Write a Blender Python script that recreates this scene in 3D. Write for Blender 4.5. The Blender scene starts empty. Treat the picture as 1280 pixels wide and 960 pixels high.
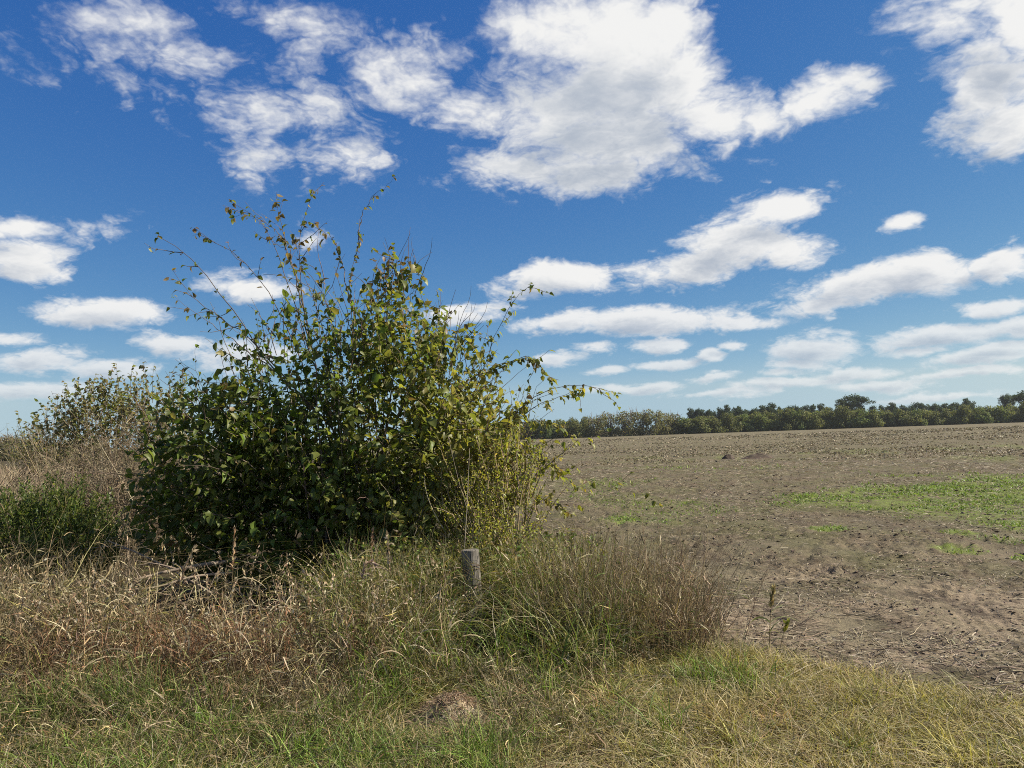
import bpy, math, random
import numpy as np
from mathutils import Matrix, Vector

R = np.random.default_rng(11)
rad = math.radians
S = bpy.context.scene
C = S.collection

# ------------------------------------------------------------------ camera
EYE = np.array([0.0, 0.0, 1.55])
FPX = 949.0                      # focal length in pixels of the 1280 wide photograph
PITCH, ROLL = 3.87, -2.0
cam = bpy.data.cameras.new('camera')
cam.sensor_width = 36.0
cam.lens = 36.0 * FPX / 1280.0
cam.clip_start, cam.clip_end = 0.05, 9000.0
camo = bpy.data.objects.new('camera', cam)
C.objects.link(camo)
MROT = Matrix.Rotation(rad(90 + PITCH), 4, 'X') @ Matrix.Rotation(rad(ROLL), 4, 'Z')
camo.matrix_world = Matrix.Translation(Vector(EYE)) @ MROT
S.camera = camo
M3 = np.array(MROT.to_3x3())


def ray(px, py):
    d = M3 @ np.array([(px - 640) / FPX, -(py - 480) / FPX, -1.0])
    return d / np.linalg.norm(d)


def at(px, py, Y):               # the point on the sight line of a pixel at distance Y ahead
    d = ray(px, py)
    return EYE + d * (Y / d[1])


def gp(px, py, z=0.0):
    d = ray(px, py)
    return EYE + d * ((z - EYE[2]) / d[2])


def proj(P):
    q = (np.asarray(P) - EYE) @ M3
    return 640 + FPX * q[..., 0] / -q[..., 2], 480 - FPX * q[..., 1] / -q[..., 2]


# ------------------------------------------------------------------ light
SUN_EL, SUN_AZ = 40.0, 87.0      # azimuth clockwise from the view direction (+Y)
sun = bpy.data.lights.new('sun', 'SUN')
sun.energy = 5.0
sun.angle = rad(0.53)
sun.color = (1.0, 0.915, 0.78)
suno = bpy.data.objects.new('sun', sun)
C.objects.link(suno)
sd = Vector((math.sin(rad(SUN_AZ)) * math.cos(rad(SUN_EL)), math.cos(rad(SUN_AZ)) * math.cos(rad(SUN_EL)), math.sin(rad(SUN_EL))))
suno.rotation_euler = sd.to_track_quat('Z', 'Y').to_euler()

S.view_settings.view_transform = 'Standard'
S.view_settings.look = 'None'
S.view_settings.gamma = 1.0
S.view_settings.use_curve_mapping = False
S.view_settings.exposure = 0.85
S.cycles.max_bounces = 6
S.cycles.diffuse_bounces = 3
S.cycles.glossy_bounces = 2
S.cycles.transmission_bounces = 3
S.cycles.transparent_max_bounces = 4
S.cycles.use_denoising = False
S.cycles.filter_width = 1.0


# ------------------------------------------------------------------ node helper
class NG:
    def __init__(s, tree):
        s.t = tree

    def n(s, kind, **kw):
        a = s.t.nodes.new(kind)
        for k, v in kw.items():
            setattr(a, k, v)
        return a

    def put(s, sock, v):
        if v is None:
            return
        if isinstance(v, bpy.types.NodeSocket):
            s.t.links.new(v, sock)
        else:
            sock.default_value = v

    def m(s, op, a, b=None, c=None, clamp=False):
        n = s.n('ShaderNodeMath', operation=op, use_clamp=clamp)
        s.put(n.inputs[0], a); s.put(n.inputs[1], b); s.put(n.inputs[2], c)
        return n.outputs[0]

    def v(s, op, a, b=None, c=None):
        n = s.n('ShaderNodeVectorMath', operation=op)
        s.put(n.inputs[0], a); s.put(n.inputs[1], b); s.put(n.inputs[2], c)
        return n.outputs['Value'] if op in ('LENGTH', 'DOT_PRODUCT', 'DISTANCE') else n.outputs['Vector']

    def comb(s, x, y, z=0.0):
        n = s.n('ShaderNodeCombineXYZ')
        s.put(n.inputs[0], x); s.put(n.inputs[1], y); s.put(n.inputs[2], z)
        return n.outputs[0]

    def noise(s, vec, scale, detail=4, rough=0.55, dim='3D', col=False, dist=0.0, lac=2.0):
        n = s.n('ShaderNodeTexNoise', noise_dimensions=dim)
        s.put(n.inputs['Vector'], vec)
        n.inputs['Scale'].default_value = scale
        n.inputs['Detail'].default_value = detail
        n.inputs['Roughness'].default_value = rough
        n.inputs['Lacunarity'].default_value = lac
        n.inputs['Distortion'].default_value = dist
        return n.outputs['Color' if col else 'Fac']

    def mix(s, f, a, b):
        n = s.n('ShaderNodeMix', data_type='RGBA')
        s.put(n.inputs[0], f); s.put(n.inputs[6], a); s.put(n.inputs[7], b)
        return n.outputs[2]

    def mr(s, v, a, b, c=0.0, d=1.0, smooth=True):
        n = s.n('ShaderNodeMapRange', interpolation_type='SMOOTHSTEP' if smooth else 'LINEAR')
        s.put(n.inputs[0], v)
        for k, q in enumerate((a, b, c, d)):
            s.put(n.inputs[k + 1], q)
        return n.outputs[0]


def c4(c):
    return (c[0], c[1], c[2], 1.0)


# ------------------------------------------------------------------ sky with fair weather cumulus
CLOUDS = [  # px, py, rx, ry, weight as seen in the photograph, turned into sky directions below
    (240, 72, 150, 46, .46), (365, 18, 100, 36, .44), (150, 25, 105, 30, .36), (330, 135, 85, 42, .58), (425, 190, 68, 45, .70),
    (225, 105, 105, 40, .44), (320, 190, 45, 35, .48), (525, 92, 82, 52, .72), (585, 135, 70, 62, .76),
    (745, 50, 140, 85, 1.1), (700, 130, 110, 80, 1.0), (775, 165, 160, 68, 1.15), (905, 150, 115, 52, 1.0), (1015, 128, 95, 36, .85),
    (650, 212, 85, 26, .85), (760, 208, 130, 34, .95), (1075, 98, 30, 18, .6), (955, 148, 70, 40, 1.05), (740, 115, 120, 60, 1.1), (850, 110, 70, 60, 1.0), (1085, 105, 26, 14, .7), (830, 30, 75, 60, 1.0),
    (1225, 95, 80, 80, 1.1), (1160, 25, 60, 36, .6), (1275, 150, 90, 50, 1.0), (1260, 30, 70, 70, 1.0),
    (975, 256, 72, 26, .85), (920, 302, 95, 42, 1.05), (985, 310, 60, 26, .8), (845, 338, 85, 30, .95), (690, 352, 90, 26, 1.0),
    (1075, 358, 120, 34, 1.05), (1150, 345, 80, 36, 1.0), (1255, 326, 55, 28, 1.0), (1122, 282, 24, 13, .65), (1040, 375, 110, 18, .85),
    (800, 402, 150, 22, 1.05), (915, 404, 80, 15, .85), (700, 406, 70, 16, .9), (1020, 436, 62, 26, .95), (1180, 424, 120, 18, 1.0),
    (1265, 414, 70, 18, 1.0), (1240, 388, 70, 14, .85), (1075, 466, 60, 10, .8), (1215, 452, 90, 13, .85), (975, 465, 30, 8, .6),
    (585, 390, 70, 16, .9), (320, 362, 75, 20, .75), (400, 292, 40, 18, .35),
    (38, 334, 62, 30, 1.0), (15, 290, 80, 22, .65), (115, 285, 65, 20, .45), (125, 390, 110, 24, 1.0), (232, 432, 62, 18, .85),
    (295, 445, 80, 24, .85), (150, 464, 70, 14, .85), (45, 452, 95, 16, .75), (5, 428, 60, 12, .7), (40, 485, 90, 12, .65),
    (825, 455, 50, 10, 1.0), (700, 449, 40, 11, 1.0), (820, 431, 45, 10, .85), (742, 437, 30, 9, .75), (885, 445, 22, 10, .85),
    (917, 432, 26, 9, .85), (985, 480, 90, 9, .85), (800, 484, 60, 8, .8), (1110, 482, 80, 8, .8), (1205, 470, 90, 7, .8), (890, 470, 40, 7, .7),
    (760, 463, 30, 7, .7), (1000, 452, 45, 9, .8), (1150, 440, 50, 8, .75), (905, 490, 70, 6, .7), (1250, 440, 50, 9, .8), (1170, 496, 90, 6, .6),
]
world = bpy.data.worlds.new('World')
S.world = world
world.use_nodes = True
world.cycles.sampling_method = 'NONE'
wt = world.node_tree
wt.nodes.clear()

cg = bpy.data.node_groups.new('cloud_density', 'ShaderNodeTree')
cg.interface.new_socket('dir', in_out='INPUT', socket_type='NodeSocketVector')
cg.interface.new_socket('density', in_out='OUTPUT', socket_type='NodeSocketFloat')
g = NG(cg)
gi = g.n('NodeGroupInput'); gout = g.n('NodeGroupOutput')
sep = g.n('ShaderNodeSeparateXYZ'); cg.links.new(gi.outputs[0], sep.inputs[0])   # (azimuth, tan elevation, 0)
az, te = sep.outputs[0], sep.outputs[1]
den = g.m('ADD', g.m('MAXIMUM', te, 0.0), 0.10)
tcl = g.m('MINIMUM', g.m('MAXIMUM', te, 0.0), 1.1)
lsc = g.m('MULTIPLY', g.m('EXPONENT', g.m('ADD', g.m('MULTIPLY', tcl, -2.2), g.m('MULTIPLY', g.m('MULTIPLY', tcl, tcl), 0.83))), 4.1)
inv = g.m('DIVIDE', 1.0, lsc)
P = g.comb(g.m('MULTIPLY', g.m('SINE', az), lsc), g.m('MULTIPLY', g.m('COSINE', az), lsc), 0.0)
warp = g.noise(P, 2.3, 5, 0.6, col=True)
wv = g.v('SUBTRACT', warp, (0.5, 0.5, 0.5))
wsc = g.comb(g.m('MULTIPLY', inv, 0.20), g.m('MULTIPLY', inv, 0.13), 0.0)
q0 = g.v('ADD', g.comb(az, te, 0.0), g.v('MULTIPLY', wv, wsc))
acc = None
for (px, py, rx, ry, wgt) in CLOUDS:
    d = ray(px, py); u0 = math.atan2(d[0], d[1]); t0 = d[2] / math.hypot(d[0], d[1])
    d1 = ray(px + rx, py); a = abs(math.atan2(d1[0], d1[1]) - u0)
    d2 = ray(px, py - ry); b = abs(d2[2] / math.hypot(d2[0], d2[1]) - t0)
    a *= 1.02 + .12 * min(max((t0 - .15) / .2, 0), 1); b *= 1.0 + .10 * min(max((t0 - .15) / .2, 0), 1)
    q = g.v('MULTIPLY_ADD', q0, (1 / a, 1 / b, 0), (-u0 / a, -t0 / b, 0))
    e = g.m('MULTIPLY_ADD', g.v('LENGTH', q), -wgt, wgt)
    acc = e if acc is None else g.m('SMOOTH_MAX', acc, e, 0.05)
acc = g.m('MAXIMUM', acc, -0.85)
fb = g.noise(P, 3.1, 9, 0.58)
fine = g.noise(P, 10.0, 8, 0.68)
vor = g.n('ShaderNodeTexVoronoi', voronoi_dimensions='2D', feature='SMOOTH_F1')
cg.links.new(g.v('ADD', P, g.v('MULTIPLY', wv, (.45, .45, 0))), vor.inputs['Vector'])
vor.inputs['Scale'].default_value = 3.6; vor.inputs['Detail'].default_value = 4.0; vor.inputs['Roughness'].default_value = .68
vor.inputs['Smoothness'].default_value = .35; vor.normalize = True
puff = g.m('MULTIPLY_ADD', vor.outputs['Distance'], -2.1, .50)
# away from the part of the sky in view the same weather goes on, from the noise alone
outside = g.m('MAXIMUM', g.mr(g.m('ABSOLUTE', az), 0.68, 0.95), g.mr(te, 0.66, 0.85))
bign = g.noise(P, 0.75, 3, 0.5)
field = g.m('MULTIPLY_ADD', bign, 4.2, -2.1)
base = g.n('ShaderNodeMix', data_type='FLOAT')
g.put(base.inputs[0], outside); g.put(base.inputs[2], acc); g.put(base.inputs[3], field)
low = g.m('MULTIPLY', g.mr(te, 0.14, 0.03), 0.08)
nz = g.m('ADD', g.m('ADD', g.m('MULTIPLY_ADD', fb, 1.0, -0.48), g.m('MULTIPLY_ADD', fine, 0.85, -0.42)), puff)
D = g.m('MULTIPLY_ADD', nz, g.mr(te, 0.0, 0.35, 0.60, 1.0, False), base.outputs[0])
D = g.m('ADD', D, low)
cg.links.new(D, gout.inputs[0])

w = NG(wt)
tc = w.n('ShaderNodeTexCoord')
sx = w.n('ShaderNodeSeparateXYZ'); wt.links.new(tc.outputs['Generated'], sx.inputs[0])
hh = w.m('SQRT', w.m('ADD', w.m('MULTIPLY', sx.outputs[0], sx.outputs[0]), w.m('MULTIPLY', sx.outputs[1], sx.outputs[1])))
hh = w.m('MAXIMUM', hh, 0.02)
azw = w.m('ARCTAN2', sx.outputs[0], sx.outputs[1])
tew = w.m('DIVIDE', sx.outputs[2], hh)
tep = w.m('ADD', w.m('MAXIMUM', tew, 0.0), 0.10)


def dens(da, dt):
    n = w.n('ShaderNodeGroup'); n.node_tree = cg
    x = w.m('MULTIPLY_ADD', tep, da, azw)
    y = w.m('MULTIPLY_ADD', w.m('MULTIPLY', tep, tep), dt, tew)
    wt.links.new(w.comb(x, y, 0.0), n.inputs[0])
    return n.outputs[0]


D0 = dens(0.0, 0.0)
D1 = dens(0.07, 0.26)            # towards the sun and upwards: how much cloud the light has crossed
alpha = w.mr(D0, -0.10, w.mr(tew, 0.12, 0.45, 0.46, 0.66, False))
alpha = w.m('MULTIPLY', alpha, w.mr(tew, 0.02, 0.20, 0.62, 1.0))
alpha = w.m('MULTIPLY', alpha, w.mr(tew, -0.01, 0.03))
thick = w.mr(w.m('MULTIPLY_ADD', D0, 0.25, w.m('MULTIPLY', D1, 1.0)), 0.0, 1.36)
sky = w.n('ShaderNodeTexSky', sky_type='NISHITA')
sky.sun_disc = False
sky.sun_elevation = rad(SUN_EL)
sky.sun_rotation = rad(SUN_AZ)
sky.altitude = 3000
sky.air_density = 0.8
sky.dust_density = 0.0
sky.ozone_density = 5.0
svec = w.comb(sx.outputs[0], sx.outputs[1], w.m('MAXIMUM', sx.outputs[2], 0.055))
wt.links.new(svec, sky.inputs['Vector'])
# the camera's deeper blue: a response curve for each channel, the same all round the sky
sc_ = w.n('ShaderNodeSeparateColor'); wt.links.new(sky.outputs[0], sc_.inputs[0])
cc_ = w.n('ShaderNodeCombineColor')
for k, (gain, gam) in enumerate(((2.44, 1.42), (1.09, .90), (.732, .38))):
    ch = w.m('POWER', w.m('MULTIPLY', w.m('MINIMUM', sc_.outputs[k], 12.0), 0.1), gam)
    wt.links.new(w.m('MULTIPLY', ch, gain * 10.0), cc_.inputs[k])
ccol = w.mix(thick, (9.0, 9.0, 8.9, 1), (4.5, 5.05, 5.9, 1))
final = w.mix(alpha, cc_.outputs[0], ccol)
bg = w.n('ShaderNodeBackground')
bg.inputs['Strength'].default_value = 0.055
wt.links.new(final, bg.inputs['Color'])
wo = w.n('ShaderNodeOutputWorld')
wt.links.new(bg.outputs[0], wo.inputs[0])


# ------------------------------------------------------------------ numpy noise
def _h(ix, iy, seed):
    n = (ix.astype(np.int64) * 374761393 + iy.astype(np.int64) * 668265263 + seed * 974634777) & 0xffffffff
    n = ((n ^ (n >> 13)) * 1274126177) & 0xffffffff
    return ((n ^ (n >> 16)) & 0xffff) / 65535.0


def vn(x, y, seed=0):
    ix, iy = np.floor(x), np.floor(y)
    fx, fy = x - ix, y - iy
    fx = fx * fx * (3 - 2 * fx); fy = fy * fy * (3 - 2 * fy)
    a, b = _h(ix, iy, seed), _h(ix + 1, iy, seed)
    c, d = _h(ix, iy + 1, seed), _h(ix + 1, iy + 1, seed)
    return (a * (1 - fx) + b * fx) * (1 - fy) + (c * (1 - fx) + d * fx) * fy


def fbm(x, y, o=4, seed=0):
    s, a, t = 0, 0.5, 0
    for k in range(o):
        s = s + a * vn(x * 2 ** k + 17.3 * k, y * 2 ** k - 9.1 * k, seed + k); t += a; a *= 0.5
    return s / t


def sstep(x, a, b):
    t = np.clip((x - a) / (b - a), 0, 1)
    return t * t * (3 - 2 * t)


# ------------------------------------------------------------------ the lie of the land
EDGE_Y = np.array([-50, 0, 3.2, 4.0, 5.0, 5.8, 7, 8.5, 14, 40, 250, 5000.])
EDGE_X = np.array([30, 7.5, 3.7, 2.75, 1.70, 1.45, 1.25, 1.0, 0.1, -6, -60, -1500.])


def edge_dist(x, y):             # > 0 inside the ploughed field
    return (x - np.interp(y, EDGE_Y, EDGE_X)) * 0.75 + (fbm(x * 2.2, y * 2.2, 3, 5) - 0.5) * 0.7


def field_mask(x, y):
    return sstep(edge_dist(x, y), -0.10, 0.22)


def green_mask(x, y):
    n = fbm(x * 0.55, y * 0.45, 4, 21)
    e = 1 - np.sqrt(((x - 13.2 - (y - 16) * .28) / 7.6) ** 2 + ((y - 15.5) / 6.2) ** 2)
    a = sstep(e * 1.4 + (n - 0.5) * 2.2, 0.0, 0.6)
    for (cx, cy, r) in ((5.26, 9.25, .33), (5.6, 8.5, .17), (1.9, 13.5, .6), (4.6, 11.4, .4), (6.1, 10.6, .3)):
        a = np.maximum(a, sstep(1 - np.hypot(x - cx, (y - cy) * .8) / r + (n - .5), 0, .5))
    b = sstep(1 - np.abs(y - 40 - 6 * (n - .5)) / 9, 0.2, 1) * sstep(n, .46, .62) * sstep(x, 3, 9) * .55
    c = sstep(1 - np.abs(y - 30 + (x - 20) * .2) / 6, 0, 1) * sstep(x, 14, 20) * sstep(n, .42, .6) * .7
    d = sstep(fbm(x * .35, y * .35, 4, 44), .50, .68) * sstep(x, 14, 4) * sstep(y, 9, 14) * sstep(y, 50, 25) * .22
    return np.clip(np.maximum(np.maximum(a, b), np.maximum(c, d)), 0, 1)


TRACK = np.array([[6.2, 8.6], [5.1, 8.0], [4.25, 7.2], [3.75, 6.5], [3.45, 5.7], [3.2, 5.0], [3.0, 4.4], [2.9, 3.9]])


def track_uv(x, y):              # distance across and along the wheel track
    best, along = np.full(x.shape, 9.0), np.zeros(x.shape)
    s0 = 0.0
    for a, b in zip(TRACK[:-1], TRACK[1:]):
        ab = b - a; L = np.hypot(*ab)
        t = np.clip(((x - a[0]) * ab[0] + (y - a[1]) * ab[1]) / L ** 2, 0, 1)
        dx, dy = x - a[0] - t * ab[0], y - a[1] - t * ab[1]
        dd = np.hypot(dx, dy) * np.sign(dx * ab[1] - dy * ab[0] + 1e-9)
        k = np.abs(dd) < np.abs(best)
        best = np.where(k, dd, best); along = np.where(k, s0 + t * L, along)
        s0 += L
    return best, along


def gz(x, y):
    x, y = np.asarray(x, float), np.asarray(y, float)
    f = field_mask(x, y)
    near = sstep(np.hypot(x, y), 60, 14)
    z = (fbm(x * .5, y * .5, 3, 1) - .5) * .07 * near
    c1 = np.abs(fbm(x * 2.6, y * 3.4, 3, 3) - .5) * 2
    c2 = fbm(x * 7.5, y * 8.5, 3, 9)
    c3 = fbm(x * 19.0, y * 21.0, 2, 13)
    amt = .24 + .62 * sstep(fbm(x * .6, y * .8, 3, 30), .38, .62)
    tr, al = track_uv(x, y)
    on = sstep(np.abs(tr), .19, .12) * sstep(al, .3, 1.2)
    z = z + f * near * amt * ((c1 - .3) * .06 + (c2 - .5) * .070 + np.maximum(c2 - .58, 0) * .10 + (c3 - .5) * .055) * (1 - on * .8)
    z = z + f * on * (-.008 + .004 * np.cos(tr * 2 * math.pi / .085) + .002 * np.cos(al * 2 * math.pi / .12))
    z = z + (1 - f) * near * (fbm(x * 3, y * 3, 3, 7) - .5) * .05
    return z


# ------------------------------------------------------------------ mesh building
class MB:
    """Collects vertices, faces and a colour per vertex; build() links them as one mesh object."""

    def __init__(s):
        s.V, s.F, s.K, s.n = [], [], [], 0

    def add(s, V, F, col):
        V = np.asarray(V, float).reshape(-1, 3)
        col = np.asarray(col, float)
        if col.ndim == 1:
            col = np.tile(col, (len(V), 1))
        for f in (F if isinstance(F, list) else [F]):
            s.F.append(np.asarray(f, np.int64) + s.n)
        s.V.append(V); s.K.append(col); s.n += len(V)

    def mesh(s, name, smooth=True):
        V = np.concatenate(s.V); K = np.concatenate(s.K)
        me = bpy.data.meshes.new(name)
        loops = np.concatenate([f.ravel() for f in s.F])
        tot = np.concatenate([np.full(len(f), f.shape[1]) for f in s.F])
        me.vertices.add(len(V)); me.vertices.foreach_set('co', V.astype(np.float32).ravel())
        me.loops.add(len(loops)); me.loops.foreach_set('vertex_index', loops.astype(np.int32))
        me.polygons.add(len(tot))
        me.polygons.foreach_set('loop_start', np.concatenate([[0], np.cumsum(tot)[:-1]]).astype(np.int32))
        me.polygons.foreach_set('loop_total', tot.astype(np.int32))
        me.polygons.foreach_set('use_smooth', np.full(len(tot), smooth))
        a = me.attributes.new('col', 'FLOAT_COLOR', 'POINT')
        a.data.foreach_set('color', np.concatenate([K, np.ones((len(K), 1))], 1).astype(np.float32).ravel())
        me.update(calc_edges=True)
        return me

    def build(s, name, mat, parent=None, smooth=True):
        me = s.mesh(name, smooth)
        me.materials.append(mat)
        o = bpy.data.objects.new(name, me)
        C.objects.link(o)
        if parent is not None:
            o.parent = parent
            o.matrix_parent_inverse = Matrix.Identity(4)
            o.location = -Vector(parent.location)
        return o


def tag(o, label=None, cat=None, group=None, kind=None):
    for k, v in (('label', label), ('category', cat), ('group', group), ('kind', kind)):
        if v:
            o[k] = v
    return o


def empty(name, loc):
    o = bpy.data.objects.new(name, None)
    C.objects.link(o)
    o.location = Vector(loc)
    return o


def nrm(a):
    return a / np.maximum(np.linalg.norm(a, axis=-1, keepdims=True), 1e-9)


def ribbons(mb, P, W, side, col):
    """Flat bent blades: P (N,K,3) centre lines, W (N,K) half widths, side (N,3)."""
    N, K, _ = P.shape
    off = side[:, None, :] * W[:, :, None]
    V = np.stack([P - off, P + off], 2).reshape(-1, 3)
    b = (np.arange(N) * K * 2)[:, None] + (np.arange(K - 1) * 2)[None, :]
    F = np.stack([b, b + 1, b + 3, b + 2], -1).reshape(-1, 4)
    mb.add(V, F, np.repeat(col, K * 2, 0))


def tubes(mb, P, Rr, col, sides=3):
    """Round twigs: P (N,K,3), Rr (N,K)."""
    N, K, _ = P.shape
    T = np.gradient(P, axis=1)
    T = nrm(T)
    ref = np.where(np.abs(T[..., 2:3]) > .9, np.array([1., 0, 0]), np.array([0, 0, 1.]))
    A = nrm(np.cross(T, ref)); B = np.cross(T, A)
    th = np.arange(sides) * 2 * math.pi / sides
    V = P[:, :, None, :] + Rr[:, :, None, None] * (A[:, :, None, :] * np.cos(th)[None, None, :, None] + B[:, :, None, :] * np.sin(th)[None, None, :, None])
    b = (np.arange(N) * K * sides)[:, None, None] + (np.arange(K - 1) * sides)[None, :, None]
    i = np.arange(sides)[None, None, :]; j = (i + 1) % sides
    F = np.stack([b + i, b + j, b + j + sides, b + i + sides], -1).reshape(-1, 4)
    mb.add(V.reshape(-1, 3), F, np.repeat(col, K * sides, 0))


LEAF_V = np.array([[0, 0, 0], [-.33, .26, .10], [0, .28, 0], [.33, .26, .10], [-.25, .62, .06], [0, .64, -.03], [.25, .62, .06], [0, 1, -.16]])
LEAF_T = np.array([[0, 2, 1], [0, 3, 2], [5, 7, 4], [5, 6, 7]])
LEAF_Q = np.array([[2, 5, 4, 1], [2, 3, 6, 5]])
DIA_V = np.array([[0, 0, 0], [-.22, .45, .05], [.22, .45, .05], [0, 1, -.05]])
DIA_Q = np.array([[0, 2, 3, 1]])


def frames(Y, Zh):
    Y = nrm(Y); X = nrm(np.cross(Y, Zh)); Z = np.cross(X, Y)
    return np.stack([X, Y, Z], 1)      # rows are the axes


def scatter(mb, TV, TF, O, FR, size, col):
    """Copies of a small template at origins O with axes FR, merged into one mesh. size (N,) or (N,3)."""
    N = len(O)
    size = np.asarray(size, float)
    if size.ndim == 1:
        size = np.repeat(size[:, None], 3, 1)
    V = O[:, None, :] + np.einsum('nkj,njc->nkc', TV[None] * size[:, None, :], FR)
    Fs = [((np.arange(N) * len(TV))[:, None, None] + f[None]).reshape(-1, f.shape[1]) for f in TF]
    mb.add(V.reshape(-1, 3), Fs, np.repeat(col, len(TV), 0))


def pal(n, colours, weights=None, jit=.26):
    c = np.array(colours, float)
    if weights is not None:
        weights = np.array(weights, float); weights = weights / weights.sum()
    k = R.choice(len(c), n, p=weights)
    k2 = R.choice(len(c), n, p=weights)
    t = R.random((n, 1)) * .45
    out = c[k] * (1 - t) + c[k2] * t
    return np.minimum(out * np.exp(R.normal(0, jit, (n, 1))) * np.exp(R.normal(0, .05, (n, 3))), (.46, .40, .28))


def rdir(n, up=0.0, spread=1.0):
    d = R.normal(0, 1, (n, 3)) * spread
    d[:, 2] += up
    return nrm(d)


def grass(mb, xy, h, wd, col, K=4, lean=.35, curl=.5, lift=None, z0=None):
    """Blades rooted at xy: h heights, wd half widths; they lean and arch over to a random side."""
    n = len(xy)
    ph = R.random(n) * 2 * math.pi
    dr = np.stack([np.cos(ph), np.sin(ph)], 1)
    ln = np.abs(R.normal(0, lean, n)); cu = np.abs(R.normal(0, curl, n))
    t = np.linspace(0, 1, K)[None, :]
    out = (ln[:, None] * t + cu[:, None] * t ** 2.4) * h[:, None]
    zz = h[:, None] * (t - (.30 * cu[:, None] + .12 * ln[:, None]) * t ** 2.6)
    wob = R.normal(0, .03, (n, K, 2)) * h[:, None, None] * t[..., None]
    P = np.empty((n, K, 3))
    P[..., :2] = xy[:, None, :] + dr[:, None, :] * out[..., None] + wob
    base = gz(xy[:, 0], xy[:, 1]) - .01 if z0 is None else z0
    P[..., 2] = base[:, None] + np.maximum(zz, .006 * t)
    W = wd[:, None] * np.clip(1.05 - t ** 1.6, .06, 1)
    ps = ph + R.normal(math.pi / 2, .7, n)
    side = np.stack([np.cos(ps), np.sin(ps), R.normal(0, .25, n)], 1)
    ribbons(mb, P, W, nrm(side), col)
    return P


def in_poly(x, y, poly):
    poly = np.asarray(poly); ins = np.zeros(len(x), bool)
    x1, y1 = poly[-1]
    for x2, y2 in poly:
        ins ^= ((y1 > y) != (y2 > y)) & (x < (x2 - x1) * (y - y1) / (y2 - y1 + 1e-12) + x1)
        x1, y1 = x2, y2
    return ins


def area_pts(n, x0, x1, y0, y1, keep):
    out = np.empty((0, 2))
    while len(out) < n:
        p = np.stack([R.uniform(x0, x1, n), R.uniform(y0, y1, n)], 1)
        k = keep(p[:, 0], p[:, 1])
        k = k if k.dtype == bool else R.random(n) < k
        out = np.concatenate([out, p[k]])
    return out[:n]


# ------------------------------------------------------------------ materials
def plant_mat(name, transl=.35, rough=.5, spec=.35, gain=1.0, tgain=(1.3, 1.35, .7), back=1.0):
    m = bpy.data.materials.new(name); m.use_nodes = True
    t = m.node_tree; t.nodes.clear(); g = NG(t)
    at_ = g.n('ShaderNodeAttribute', attribute_name='col')
    tcn = g.n('ShaderNodeTexCoord')
    nz = g.noise(tcn.outputs['Object'], 38.0, 3, .6)
    var = g.mr(nz, .25, .75, .72, 1.28, False)
    colr = g.v('MULTIPLY', at_.outputs['Color'], g.comb(var, var, var))
    if back != 1.0:
        geo = g.n('ShaderNodeNewGeometry')
        colr = g.mix(geo.outputs['Backfacing'], colr, g.v('MULTIPLY', colr, (back, back, back * 1.1)))
    p = g.n('ShaderNodeBsdfPrincipled')
    t.links.new(colr, p.inputs['Base Color'])
    p.inputs['Roughness'].default_value = rough
    p.inputs['Specular IOR Level'].default_value = spec
    tr = g.n('ShaderNodeBsdfTranslucent')
    t.links.new(g.v('MULTIPLY', colr, tgain), tr.inputs['Color'])
    mx = g.n('ShaderNodeMixShader'); mx.inputs[0].default_value = transl
    t.links.new(p.outputs[0], mx.inputs[1]); t.links.new(tr.outputs[0], mx.inputs[2])
    o = g.n('ShaderNodeOutputMaterial')
    t.links.new((mx if transl > 0 else p).outputs[0], o.inputs[0])
    return m


M_LEAF = plant_mat('leaf', .42, .46, .32, tgain=(1.5, 1.5, .7), back=1.15)
M_GRASS = plant_mat('grass_blade', .30, .55, .30)
M_STRAW = plant_mat('straw', .18, .6, .3, tgain=(1, .95, .8))
M_BARK = plant_mat('bark', 0, .8, .2)
M_FAR = plant_mat('far_foliage', .34, .7, .15)


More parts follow.
